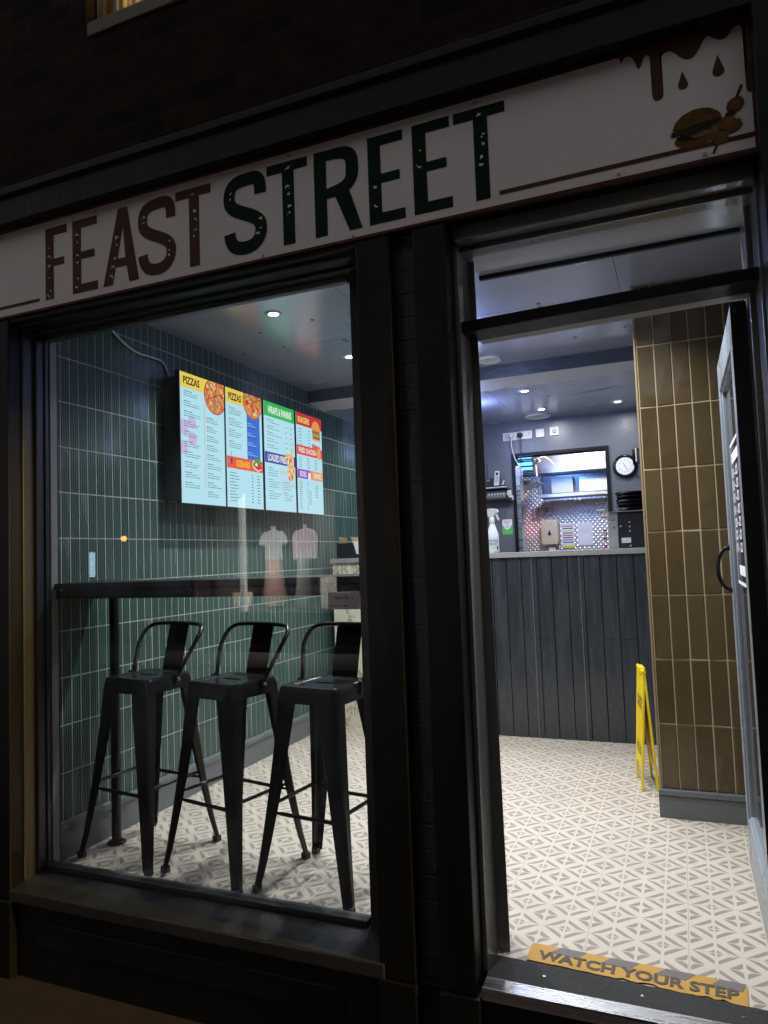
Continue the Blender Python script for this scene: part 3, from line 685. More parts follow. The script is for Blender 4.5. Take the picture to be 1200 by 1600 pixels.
# ------------------------------------------------------------------ downlights
lens = emit('lit_lens', (1, .98, .95), 14); rimm = paint('white_rim', (.62, .62, .62), .35, .05, 10, 0)
def downlight(x, y, z, label, power=12.5, col=(.93, .96, 1.0), sp=128):
    t = thing('downlight', label, 'ceiling light', (x, y, z), 'recessed ceiling downlights')
    b = MB(); b.lathe([(.024, -.002), (.034, -.007), (.043, -.005), (.045, .0)], (x, y, z), 28); b.f = b.f[:-2]; b.m = b.m[:-2]; b.sm = b.sm[:-2]; b.obj('rim', rimm, t)
    MB().lathe([(.024, -.0055), (.024, -.0025)], (x, y, z), 24).obj('lens', lens, t)
    lamp('downlight_beam', 'AREA', (x, y, z - .012), power, col, .06, (x, y, 0), 'DISK', math.radians(sp))
downlight(-1.85, 3.093, 2.5, 'lit downlight nearest the shop window, left side of the ceiling')
downlight(-1.845, 3.987, 2.5, 'lit downlight beside the pilaster, in front of the ceiling beam')
downlight(-.333, 3.134, 2.5, 'lit downlight just inside the doorway, seen through the transom pane', 12.5)
downlight(-.12, 2.62, 2.5, 'lit downlight hidden above the doorway soffit, nearest the glass door', 9)
downlight(-1.15, 3.093, 2.5, 'added downlight hidden behind the dark pilasters, near the window', 10)  # unseen downlight, added to brighten the floor
downlight(-1.15, 3.987, 2.5, 'added downlight hidden behind the dark pilasters, near the beam', 10)  # also unseen and added for floor brightness
downlight(-.975, 5.089, 2.4, 'lit downlight just beyond the ceiling beam, above the counter', 9, sp=150)
downlight(-.986, 5.827, 2.4, 'lit downlight above the serving hatch sockets', 7, sp=178)
downlight(-.395, 5.862, 2.4, 'lit downlight above the round wall clock', 4.5, sp=178)
downlight(-2.0, 5.3, 2.4, 'lit downlight over the marble end of the counter', 8, sp=150)
for (x, y, z, r, lb) in ((-1.085, 4.509, 2.5, .085, 'round white flat ceiling disc just before the beam'), (-1.068, 6.12, 2.4, .11, 'round white flat ceiling disc near the rear wall sockets')):
    o = MB().lathe([(r, 0), (r, -.006), (r - .012, -.013), (r - .016, -.010), (.001, -.010)], (x, y, z), 32).obj('ceiling_disc', M['white_plastic']); rebase(o, (x, y, z)); tag(o, lb, 'ceiling fitting')

for (x, y, z, ztop, lb) in ((-1.24, 3.72, 2.37, 2.5, 'blue-white tube light before the ceiling beam, behind the dark pilasters'), (-1.49, 5.30, 2.28, 2.4, 'blue-white tube light beyond the ceiling beam, behind the dark pilasters')):
    lt = thing('tube_light', lb, 'ceiling light', (x, y, ztop), 'blue-white tube lights')
    MB().box(x - .02, x + .02, y - .16, y + .16, z + .02, z + .045).obj('casing', M['white_plastic'], lt, bevel=.003)
    for dy in (-.12, .12): MB().tube([(x, y + dy, z + .04), (x, y + dy, ztop - .001)], .003, 6).obj('hanger', M['steel'], lt)
    MB().tube([(x, y - .15, z), (x, y + .15, z)], .013, 10).obj('tube', emit('blue_white_tube', (.3, .42, 1), 20), lt)
    lamp('tube_glow', 'POINT', (x + .06, y, z), 12, (.36, .46, 1), .06)
# ------------------------------------------------------------------ menu screens
XS = -2.385
scr_bg = glow((.50, .84, .96), 1.0)
def screen(idx, y0, y1, label, build):
    z0, z1 = 1.556, 2.266
    t = thing('menu_screen', label, 'menu screen', (-2.45, (y0 + y1) / 2, z0), 'menu screens on the green wall')
    b = MB(); b.box(-2.47, XS - .004, y0 + .03, y1 - .03, z0 + .04, z1 - .04) if idx else b.box(-2.50, XS - .004, y0 + .01, y1 - .03, z0 + .02, z1 - .03)
    b.box(XS - .03, XS, y0, y1, z0, z1); b.obj('casing', M['black_plastic'], t, bevel=.002)
    bz = .006
    disp = MB().box(XS - .002, XS + .001, y0 + bz, y1 - bz, z0 + bz, z1 - bz).obj('display', scr_bg, t)
    W, H = y1 - y0 - 2 * bz, z1 - z0 - 2 * bz; oy, oz = y0 + bz, z0 + bz
    groups = {}
    def put(mb_pts_faces, col, s=1.0, layer=1):
        key = (col, s)
        g_ = groups.setdefault(key, MB())
        vs, fs = mb_pts_faces
        g_.add([(XS + .001 + layer * .0006, oy + u * W, oz + v * H) for u, v in vs], fs)
    def rect(u0, u1, v0, v1, col, s=1.0, layer=1): put(([(u0, v0), (u1, v0), (u1, v1), (u0, v1)], [(0, 1, 2, 3)]), col, s, layer)
    def poly(pts, col, s=1.0, layer=1): put((pts, [tuple(range(len(pts)))]), col, s, layer)
    def disc(cu, cv, ru, col, s=1.0, layer=2, k=24, squash=1.0, jag=0, seed=0, clip=None):
        rr = random.Random(seed); pts = []
        for i in range(k):
            a = 2 * PI * i / k; j = 1 + rr.uniform(-jag, jag); u = cu + ru * j * math.cos(a); v = cv + ru * W / H * squash * j * math.sin(a)
            pts.append((min(max(u, 0), 1), min(max(v, 0), 1)))
        poly(pts, col, s, layer)
    def words(txt, u0, u1, v0, v1, col, s=1.0, layer=3):
        k_ = fit_text(txt, u0, u1, v0, v1, offset=.03, depth=0)
        put(([(p[0], p[1]) for p in k_.v], k_.f), col, s, layer)
    def para(u0, u1, v, n, gap, seed, col=(.10, .13, .16), th=.0048, first_bold=True):
        rr = random.Random(seed)
        for i in range(n):
            e = u0 + (u1 - u0) * (rr.uniform(.35, .5) if i == 0 else rr.uniform(.65, 1)); u = u0; vv = v - i * gap
            while u < e - .01:
                L = rr.uniform(.018, .055); rect(u, min(u + L, e), vv, vv + th * (1.25 if (i == 0 and first_bold) else 1), (.03, .04, .05) if (i == 0 and first_bold) or i == n - 1 else col, 1.0, 2); u += L + .012
    def pizza(cu, cv, r, seed):
        disc(cu, cv, r, (.42, .10, .03), 1, 2, 32); disc(cu, cv, r * .93, (.75, .30, .08), 1, 3, 32); rr = random.Random(seed)
        for i in range(70):
            a, d = rr.uniform(0, 2 * PI), r * .85 * math.sqrt(rr.random()); disc(cu + d * math.cos(a), cv + d * W / H * math.sin(a), r * rr.uniform(.05, .13), rr.choice([(.80, .06, .03), (.85, .12, .05), (.95, .62, .35), (.9, .45, .15), (.25, .30, .06), (.55, .03, .03)]), 1, 4 + i % 3, 7, 1, .3, i)
        for a in (.35, 1.4, 2.45):
            dx, dz = math.cos(a), math.sin(a); px, pz = -dz * .006, dx * .006
            poly([(min(1, cu - dx * r * .9 + px), cv + (-dz * r * .9 + pz) * W / H), (min(1, cu + dx * r * .9 + px), cv + (dz * r * .9 + pz) * W / H), (min(1, cu + dx * r * .9 - px), cv + (dz * r * .9 - pz) * W / H), (cu - dx * r * .9 - px, cv + (-dz * r * .9 - pz) * W / H)], (.35, .03, .02), 1, 7)
    build(rect, poly, disc, words, para, pizza)
    for (col, s), g_ in groups.items(): g_.obj('print', glow(col, s), disp)
def scr1(rect, poly, disc, words, para, pizza):
    rect(0, 1, .885, 1, (.93, .68, .10)); rect(.5, 1, .885, 1, (.93, .68, .10), 1, 1.5)
    words('PIZZAS', .06, .42, .912, .972, (.02, .02, .02)); pizza(.79, .885, .27, 3)
    rect(.515, .525, .12, .80, (.85, .25, .22), 1, 2)
    disc(.24, .625, .085, (.62, .50, .85), 1, 1.6); disc(.05, .575, .11, (.62, .50, .85), 1, 1.6); disc(.25, .50, .09, (.66, .50, .82), 1, 1.6); disc(.04, .42, .10, (.62, .50, .85), 1, 1.6)
    for i in range(10): para(.07, .46, .855 - i * .078, 3, .017, i)
    for i in range(9): para(.57, .93, .69 - i * .074, 3, .017, 20 + i)
def scr2(rect, poly, disc, words, para, pizza):
    rect(0, 1, .875, 1, (.93, .68, .10)); words('PIZZAS', .07, .41, .902, .965, (.02, .02, .02)); rect(.56, .93, .405, .90, (.03, .16, .72), 1, 1.5); pizza(.74, .94, .28, 8)
    for i in range(4): para(.07, .46, .835 - i * .095, 4, .017, 40 + i)
    for i in range(4): para(.58, .88, .74 - i * .085, 3, .019, 50 + i, (.55, .75, .95), .005, False)
    rect(0, 1, .325, .425, (.90, .10, .02), 1, 2); words('KEBABS', .25, .62, .345, .402, (1.0, .55, .03), 1)
    disc(.83, .385, .15, (.85, .75, .5), 1, 3, 20, .6, .1, 4); disc(.83, .40, .12, (.12, .30, .03), 1, 4, 14, .6, .3, 5); disc(.86, .375, .09, (.6, .03, .04), 1, 5, 12, .6, .25, 6); disc(.80, .39, .04, (.95, .9, .75), 1, 6, 8, .8, .3, 7)
    poly([(.10, .36), (.14, .36), (.15, .41), (.09, .41)], (.12, .02, .18), 1, 3); rect(.115, .125, .40, .47, (.35, .10, .20), 1, 3)
    for i in range(10): para(.07, .60 if i % 3 else .5, .285 - i * .026, 1, .02, 60 + i, (.03, .04, .05)); rect(.66, .71, .285 - i * .026, .2905 - i * .026, (.03, .04, .05), 1, 2); rect(.82, .90, .285 - i * .026, .2905 - i * .026, (.03, .04, .05), 1, 2)
def scr3(rect, poly, disc, words, para, pizza):
    rect(0, 1, .865, 1, (.02, .52, .10)); words('WRAPS & PANINIS', .12, .90, .892, .965, (.95, .97, .9), 1)
    for i in range(5): para(.08, .60, .83 - i * .058, 2, .022, 80 + i); rect(.69, .74, .80 - i * .05, .806 - i * .05, (.03, .04, .05), 1, 2); rect(.86, .91, .80 - i * .05, .806 - i * .05, (.03, .04, .05), 1, 2)
    rect(.64, .644, .60, .86, (.4, .6, .65), 1, 2); rect(.82, .824, .60, .86, (.4, .6, .65), 1, 2)
    poly([(.66, .515), (.93, .475), (.93, .53), (.80, .545), (.66, .56)], (.90, .50, .08), 1, 3); rect(.84, .92, .53, .60, (.85, .65, .25), 1, 3)
    rect(0, 1, .435, .535, (.03, .05, .48), 1, 1.5); words('LOADED FRIES', .09, .70, .452, .518, (.95, .93, .75), 1)
    disc(.83, .42, .125, (.85, .50, .20), 1, 4, 20, 2.0, .08, 9)
    rr = random.Random(5)
    for i in range(26): disc(.83 + rr.uniform(-.09, .09), .42 + rr.uniform(-.10, .10), .028, rr.choice([(.9, .15, .05), (.95, .7, .35), (.95, .85, .7), (.7, .25, .05)]), 1, 5 + i % 2, 7, 1.4, .3, i)
    rect(.545, .565, .16, .31, (.92, .38, .22), 1, 2)
    for i in range(3): para(.10, .50, .385 - i * .105, 4, .022, 90 + i)
    for i in range(2): para(.60, .94, .27 - i * .10, 4, .022, 95 + i)
    for i in range(5): poly([(.46 + i * .045, .34), (.47 + i * .045, .34), (.52 + i * .045, .385), (.51 + i * .045, .385)], (.9, .25, .25), 1, 3)
def scr4(rect, poly, disc, words, para, pizza):
    rect(0, 1, .875, 1, (.62, .03, .03)); words('BURGERS', .06, .50, .90, .962, (.95, .75, .15), 1)
    disc(.76, .88, .17, (.85, .36, .07), 1, 3, 20, .9, .02); rect(.61, .92, .83, .86, (.45, .12, .05), 1, 4); rect(.60, .93, .80, .83, (.35, .42, .08), 1, 4); rect(.62, .92, .775, .80, (.35, .10, .04), 1, 4); rect(.62, .92, .755, .775, (.85, .45, .15), 1, 4)
    for i in range(8): para(.07, .38, .835 - i * .031, 1, .02, 110 + i, (.03, .04, .05)); rect(.45, .51, .835 - i * .031, .841 - i * .031, (.03, .04, .05), 1, 2)
    poly([(.58, .72), (.92, .70), (.92, .655), (.60, .67)], (.80, .12, .10), 1, 3)
    rect(0, 1, .58, .675, (.78, .05, .06), 1, 1.5); words('FRIED CHICKEN', .07, .74, .60, .655, (.98, .85, .85), 1); disc(.85, .625, .09, (.90, .40, .10), 1, 4, 14, 1.2, .2, 3)
    for i in range(5):
        for k in range(3): para(.08 + k * .30, .30 + k * .30, .545 - i * .022, 1, .02, 130 + i * 3 + k, (.03, .04, .05))
    rect(0, .52, .345, .435, (.28, .07, .58), 1, 1.5); rect(.52, 1, .345, .435, (.90, .36, .12), 1, 1.5); words('SIDES', .08, .34, .362, .418, (.85, .8, .98), 1); words('DRINKS', .62, .94, .362, .418, (1, .85, .65), 1)
    rect(.40, .50, .345, .41, (.9, .95, 1), 1, 3); rect(.42, .48, .41, .44, (.85, .20, .15), 1, 3)
    for i in range(14): para(.07, .28, .31 - i * .0205, 1, .02, 150 + i, (.03, .04, .05)); rect(.36, .40, .31 - i * .0205, .315 - i * .0205, (.03, .04, .05), 1, 2)
    for i in range(6): para(.68, .94, .28 - i * .022, 1, .02, 170 + i, (.03, .04, .05))
    for i in range(8): para(.44, .62, .22 - i * .018, 1, .02, 180 + i)
screen(0, 3.012, 3.412, 'leftmost menu screen, headed PIZZAS beside a whole pizza, over a full list', scr1)
screen(1, 3.418, 3.812, 'menu screen headed PIZZAS over an orange KEBABS band with a blue column', scr2)
screen(2, 3.828, 4.222, 'menu screen with green WRAPS and PANINIS band and blue LOADED FRIES band', scr3)
screen(3, 4.238, 4.622, 'rightmost menu screen with red BURGERS band and purple SIDES band', scr4)
def single(name, mb, m, label, cat, loc, **k):
    g_ = k.pop('group', None); o = mb.obj(name, m, **k); rebase(o, loc); return tag(o, label, cat, g_)
pth = smooth([(2.60, 2.44), (2.683, 2.387), (2.752, 2.351), (2.834, 2.328), (2.954, 2.33), (3.03, 2.325), (3.07, 2.28), (3.09, 2.22)])
single('cable', MB().tube([(-2.508, y, z) for y, z in pth], .0065, 8), M['cable'], 'white cable drooping along the green wall to the leftmost menu screen', 'cable', (-2.5, 2.9, 2.33))

# ------------------------------------------------------------------ window bar table
bt_ = thing('bar_table', 'narrow black bar table running along inside the shop window', 'bar table', (-1.7, 2.42, 0))
b = MB().box(-2.49, -.99, 2.262, 2.56, 1.152, 1.178); b.obj('tabletop', paint('black_table_laminate', (.012, .012, .013), .3, .3, 8, .05, 80, spec=.2), bt_, bevel=.003)
b = MB(); b.box(-2.48, -1.0, 2.268, 2.30, 1.112, 1.146); b.box(-2.48, -1.0, 2.52, 2.55, 1.112, 1.152); b.box(-2.46, -2.43, 2.30, 2.52, 1.114, 1.150); b.obj('apron_rail', M['black_metal'], bt_, bevel=.002)
for x in (-2.42, -1.03):
    MB().tube([(x, 2.562, .01), (x, 2.562, 1.13)], .021, 16).obj('leg', M['black_metal'], bt_)
    MB().lathe([(.042, 0), (.042, .006), (.03, .014), (.021, .014)], (x, 2.562, .001), 20).obj('foot_plate', M['black_metal'], bt_)

# ------------------------------------------------------------------ bar stools
def legsec(p0, p1, w0, w1, ox, oy, b, fold=.7):
    """folded sheet leg: open L section tapering from w0 (top) to w1, opening towards the centre"""
    n = 9; rows = []
    for i in range(n):
        t = i / (n - 1); P = Vector(p0).lerp(Vector(p1), t)
        P += Vector((ox, oy, 0)) * (-.006 * math.sin(PI * t) + (.003 * max(0, (t - .9) / .1)))
        w_ = w0 + (w1 - w0) * t; r = .012
        # outline of an L with a rounded outer corner
        th_ = .0022
        outer = [Vector((-ox * w_, 0, 0)), Vector((-ox * r, 0, 0)), Vector((-ox * r * .3, -oy * r * .3, 0)), Vector((0, -oy * r, 0)), Vector((0, -oy * w_ * fold, 0))]
        inner = [o_ + Vector((-ox * th_, -oy * th_, 0)) for o_ in reversed(outer)]
        rows.append([P + q for q in outer + inner])
    k = len(rows[0]); vs = [q for r_ in rows for q in r_]
    fs = [(i * k + j, i * k + (j + 1) % k, (i + 1) * k + (j + 1) % k, (i + 1) * k + j) for i in range(n - 1) for j in range(k)]
    fs += [tuple(range(k)), tuple(range((n - 1) * k, n * k))]
    b.add(vs, fs)
def make_stool():
    t = thing('bar_stool', 'x', 'bar stool', (0, 0, 0), 'black metal bar stools at the window bar')
    bm_ = M['black_metal']
    # seat: rounded square pan with a hand slot and turned down skirt
    b = MB(); H = .76; hs = .134
    def rsq(h, r, k=6):
        out = []
        for (cx_, cy_, a0) in ((h - r, h - r, 0), (-h + r, h - r, PI / 2), (-h + r, -h + r, PI), (h - r, -h + r, 3 * PI / 2)):
            out += [(cx_ + r * math.cos(a0 + PI / 2 * i / k), cy_ + r * math.sin(a0 + PI / 2 * i / k)) for i in range(k + 1)]
        return out
    k = 28; rings = [(hs + .012, .040, H - .062), (hs + .003, .036, H - .012), (hs - .002, .034, H - .002), (hs - .010, .030, H), (hs - .035, .022, H - .001), (hs - .045, .02, H - .005)]
    vs = []
    for (h, r, z) in rings: vs += [(x, y, z) for x, y in rsq(h, r)]
    vs += [(-.05 + .1 * (.5 + .5 * math.cos(2 * PI * (i + .5) / 28 + PI / 4 - .25)) * 1.0 - .0, .014 * math.sin(2 * PI * (i + .5) / 28 + PI / 4 - .25), H - .005) for i in range(28)]
    vs += [(v_[0] * .96, v_[1] * .8, H - .02) for v_ in vs[-28:]]
    nr = len(rings) + 2
    b.add(vs, [(i * k + j, i * k + (j + 1) % k, (i + 1) * k + (j + 1) % k, (i + 1) * k + j) for i in range(nr - 1) for j in range(k)], 0, False)
    b.obj('seat', bm_, t)
    top, bot = .134, .218
    for sx in (-1, 1):
        for sy in (-1, 1):
            b = MB(); legsec((sx * top, sy * top, H - .03), (sx * bot, sy * bot * .93, .012), .088, .034, sx, sy, b)
            lg = b.obj('leg', bm_, t)
            MB().box(sx * bot - (.025 if sx > 0 else .004), sx * bot + (.004 if sx > 0 else .025), sy * bot * .93 - (.025 if sy > 0 else .004), sy * bot * .93 + (.004 if sy > 0 else .025), 0, .026).obj('rubber_foot', M['black_plastic'], lg, bevel=.004)
    f = .62
    c_ = top + (bot - top) * f + .0
    z = .285; e_ = .160
    for i, (p, q) in enumerate((((-e_, -e_ * .95), (e_, -e_ * .95)), ((-e_, e_ * .95), (e_, e_ * .95)), ((-e_, -e_ * .95), (-e_, e_ * .95)), ((e_, -e_ * .95), (e_, e_ * .95)))):
        dz = 0 if i < 2 else .028
        a, c = Vector((p[0], p[1], z + dz)), Vector((q[0], q[1], z + dz))
        MB().tube([a, a.lerp(c, .12), a.lerp(c, .14), a.lerp(c, .86), a.lerp(c, .88), c], [.005, .006, .008, .008, .006, .005], 8).obj('foot_rail', bm_, t)
    # back loop
    L = smooth([(-.158, .02, ), (-.163, .075)], 1)
    pts = [(-.143, .035, H - .03), (-.147, .05, H + .01), (-.176, .10, .87), (-.180, .140, .925), (-.163, .168, .953), (-.12, .182, .963), (0, .190, .965), (.12, .182, .963), (.163, .168, .953), (.180, .140, .925), (.176, .10, .87), (.147, .05, H + .01), (.143, .035, H - .03)]
    P3 = []
    for i in range(len(pts) - 1):
        p0, p1, p2, p3 = pts[max(0, i - 1)], pts[i], pts[i + 1], pts[min(len(pts) - 1, i + 2)]
        for j in range(4):
            tt = j / 4; P3.append(tuple(.5 * (2 * p1[k_] + (-p0[k_] + p2[k_]) * tt + (2 * p0[k_] - 5 * p1[k_] + 4 * p2[k_] - p3[k_]) * tt * tt + (-p0[k_] + 3 * p1[k_] - 3 * p2[k_] + p3[k_]) * tt ** 3) for k_ in range(3)))
    P3.append(pts[-1])
    MB().tube(P3, .0095, 10).obj('back_loop', bm_, t)
    b = MB()
    for i in range(6):
        pass
    zz = [.735, .76, .82, .90, .964]; yy = [.136, .138, .152, .173, .190]; vs = []
    for z_, y_ in zip(zz, yy): vs += [(-.060, y_, z_), (.060, y_, z_), (.060, y_ + .004, z_), (-.060, y_ + .004, z_)]
    b.add(vs, [(4 * i + a, 4 * i + (a + 1) % 4, 4 * i + 4 + (a + 1) % 4, 4 * i + 4 + a) for i in range(4) for a in range(4)] + [(0, 1, 2, 3), (16, 17, 18, 19)])
    b.obj('backrest', bm_, t)
    for s_ in (-1, 1):
        MB().box(s_ * .146 - .006, s_ * .146 + .006, .018, .052, H - .045, H + .004).obj('bracket', M['black_metal'], t, bevel=.003)
        MB().lathe([(.008, 0), (.006, s_ * .006)], (s_ * .152, .035, H - .022), 10, 'x').obj('bolt', M['steel'], t)
    return t
def copy_tree(o, parent=None):
    c = o.copy(); C.objects.link(c); c.parent = parent
    for ch in list(o.children): copy_tree(ch, c)
    return c
st0 = make_stool()
for i, (x, y, a, lb) in enumerate(((-2.222, 2.555, -8, 'leftmost black metal bar stool, standing nearest the green wall skirting'), (-1.758, 2.530, -12, 'middle black metal bar stool, between its two twins at the window'), (-1.318, 2.522, -7, 'rightmost black metal bar stool, partly hidden by the dark pilaster'))):
    o = st0 if i == 0 else copy_tree(st0)
    o.location = (x, y, 0.001); o.rotation_euler = (0, 0, math.radians(a)); o['label'] = lb

# ------------------------------------------------------------------ counter
ct = thing('counter', 'shop counter fronted with slate painted upright boards and cream marble panels', 'counter', (-1.2, 4.84, 0))
b = MB(); x = -1.60; 
bounds = [-1.80, -1.70, -1.60, -1.506, -1.408, -1.309, -1.211, -1.112, -1.011, -.903, -.806, -.702, -.598, -.494, -.390, -.286, -.190, -.09, .01]
for x0, x1 in zip(bounds[:-1], bounds[1:]):
    j = random.uniform(0, .003)
    b.box(x0 + .0022, x1 - .0022, 4.840 + j, 4.86, .0, .6562); b.box(x0 + .0022, x1 - .0022, 4.840 + j, 4.86, .6572, 1.205)
b.obj('board_front', M['board_paint'], ct, bevel=.0025)
jm = flat('pale_joint_strip', (.2, .21, .22), .3)
for xx in (-.938, -.625, -1.25): MB().box(xx - .0016, xx + .0016, 4.834, 4.842, .005, 1.20).obj('joint_strip', jm, ct)
MB().box(-1.805, -.04, 4.86, 4.90, 0, 1.2).obj('carcass', M['black_paint'], ct)
b = MB()
for (z0, z1) in ((.0, .60), (.603, 1.20)):
    b.box(-2.44, -1.81, 4.84, 4.86, z0, z1)
b.box(-2.44, -2.425, 4.86, 5.40, 0, 1.2)
b.obj('marble_panel', M['stone'], ct, bevel=.002)
b = MB(); b.box(-2.455, -.04, 4.825, 5.42, 1.204, 1.240); b.obj('worktop', M['worktop'], ct, bevel=.004)
# ------------------------------------------------------------------ caution sign
cs = thing('caution_sign', 'yellow folding wet floor sign standing folded at the tiled corner', 'caution sign', (-.22, 4.0, 0))
RZ = Matrix.Translation((-.213, 3.93, 0)) @ Matrix.Rotation(math.radians(10), 4, 'Z')
for s_ in (-1, 1):
    b = MB(); off = .038 * s_
    for (y0, y1, z0, z1, th_) in ((0, .025, 0, .60, .006), (.215, .24, 0, .60, .006), (.025, .215, .10, .60, .0025)):
        def X(z): return off * (1 - z / .61) * 1.0
        b.hexa([(X(z0) - th_, y0, z0), (X(z0) + th_, y0, z0), (X(z0) + th_, y1, z0), (X(z0) - th_, y1, z0)], [(X(z1) - th_, y0, z1), (X(z1) + th_, y0, z1), (X(z1) + th_, y1, z1), (X(z1) - th_, y1, z1)])
    b.xf(RZ); pn = b.obj('panel', M['yellow'], cs, bevel=.002)
    t = fit_text('CAUTION', .03, .21, .40, .46, offset=.01, depth=0); t2 = fit_text('WET FLOOR', .03, .21, .16, .21, offset=.01, depth=0); m3 = MB()
    for q in (t, t2): m3.add([(off * (1 - p[1] / .61) + s_ * .0035, (p[0] if s_ > 0 else .24 - p[0]), p[1]) for p in q.v], q.f)
    m3.xf(RZ); m3.obj('lettering', M['ink'], pn)
b = MB(); b.box(-.014, .014, .06, .18, .585, .612); b.tube([(0, .0, .598), (0, .24, .598)], .010, 10); b.xf(RZ); b.obj('hinge', M['yellow'], cs)

# ------------------------------------------------------------------ things on the counter
CT = 1.241
sb = thing('spray_bottle', 'white trigger spray bottle standing on the left of the counter', 'spray bottle', (-1.272, 5.15, CT))
MB().lathe([(.040, 0), (.044, .004), (.044, .12), (.041, .14), (.025, .19), (.017, .215), (.017, .23)], (-1.272, 5.15, CT), 24).obj('bottle_body', paint('milky_white_plastic', (.78, .80, .82), .3, .04, 9, 0), sb)
b = MB(); b.lathe([(.020, .225), (.020, .255), (.014, .26)], (-1.272, 5.15, CT), 16); b.prism([(-1.312, CT + .285), (-1.318, CT + .312), (-1.30, CT + .325), (-1.255, CT + .325), (-1.228, CT + .318), (-1.222, CT + .298), (-1.25, CT + .285), (-1.258, CT + .258), (-1.288, CT + .258)], 'y', 5.138, 5.162); b.obj('spray_head', M['white_plastic'], sb, bevel=.003)
MB().prism([(-1.245, CT + .285), (-1.232, CT + .285), (-1.222, CT + .255), (-1.216, CT + .238), (-1.228, CT + .236), (-1.240, CT + .26)], 'y', 5.144, 5.156).obj('trigger', M['white_plastic'], sb, bevel=.002)
b = MB(); ang = [-PI * .95 + i * PI * .9 / 10 for i in range(11)]
vs = [(-1.272 + .0446 * math.cos(a), 5.15 + .0446 * math.sin(a), CT + z) for a in ang for z in (.015, .105)]
b.add(vs, [(2 * i, 2 * i + 2, 2 * i + 3, 2 * i + 1) for i in range(10)], 0, True); lb_ = b.obj('bottle_label', paint('pale_blue_label', (.55, .68, .72), .5, .1, 30, 0), sb)
b = MB()
for (z0, z1, a0, a1, mi) in ((.085, .090, 1, 9, 0), (.070, .073, 1, 9, 0), (.060, .063, 1, 8, 0), (.028, .042, 1, 4, 1), (.028, .042, 5, 7, 1), (.022, .048, 8, 9, 0)):
    vs = [(-1.272 + .0451 * math.cos(ang[i]), 5.15 + .0451 * math.sin(ang[i]), CT + z) for i in range(a0, a1 + 1) for z in (z0, z1)]
    b.add(vs, [(2 * i, 2 * i + 2, 2 * i + 3, 2 * i + 1) for i in range(a1 - a0)], mi)
b.obj('label_print', [M['ink'], flat('yellow_print', (.75, .6, .1), .5)], lb_)
# till box, oven, pans
bx = thing('paper_dispenser', 'grey upright steel box on the counter beside the black oven', 'dispenser', (-.42, 5.15, CT))
MB().box(-.455, -.385, 5.10, 5.30, CT, CT + .245).obj('casing', M['dull_steel'], bx, bevel=.005)
MB().box(-.449, -.391, 5.096, 5.10, CT + .01, CT + .185).obj('front_cover', paint('grey_cover', (.42, .40, .40), .5, .15, 20), bx, bevel=.002)
MB().box(-.424, -.412, 5.090, 5.096, CT + .135, CT + .160).obj('latch', M['steel'], bx, bevel=.002)
single('rolling_pin', MB().tube([(-.50, 5.2, CT + .225), (-.452, 5.2, CT + .222)], [.010, .013], 10), flat('pale_wood', (.55, .33, .12), .5), 'pale wooden rolling pin end poking out left of the grey steel box', 'rolling pin', (-.47, 5.2, CT + .21))
b = MB(); 
for i in range(5): b.box(-.492, -.470, 5.14, 5.19, CT + .008 + i * .028, CT + .024 + i * .028, i % 2)
single('packet_stack', b, [flat('red_packet', (.4, .03, .05), .5), M['white_plastic']], 'small stack of red and white packets left of the grey steel box', 'packets', (-.48, 5.16, CT), bevel=.002)
ov = thing('countertop_oven', 'black countertop oven under the stacked pans', 'oven', (-.2, 5.2, CT))
MB().box(-.381, -.05, 5.10, 5.40, CT, CT + .238).obj('oven_body', M['black_plastic'], ov, bevel=.005)
MB().box(-.45, -.05, 5.08, 5.40, CT + .246, CT + .252).obj('top_shelf', M['dull_steel'], ov)
for (x, z) in ((-.312, .015), (-.312, .115), (-.312, .145), (-.312, .175), (-.37, .15)): MB().lathe([(.006, 0), (.005, -.008)], (x, 5.10, CT + z), 10, 'y').obj('control_knob', M['white_plastic'], ov)
MB().box(-.368, -.308, 5.094, 5.10, CT + .035, CT + .070).obj('rating_label', M['paper'], ov)
for i in range(5):
    z = CT + .253 + i * .027; r = .105 - .002 * (i % 2)
    o = MB().lathe([(r - .02, 0), (r - .006, .002), (r, .022), (r + .004, .024), (r + .002, .0255), (r - .008, .021), (r - .02, .005)], (-.298 + random.uniform(-.004, .004), 5.21, z), 40).obj('baking_pan', M['black_metal'])
    rebase(o, (-.298, 5.21, z)); tag(o, ['lowest', 'second lowest', 'middle', 'second highest', 'topmost'][i] + ' black round pan in the stack on the oven', 'pan', 'black round pans stacked on the oven')
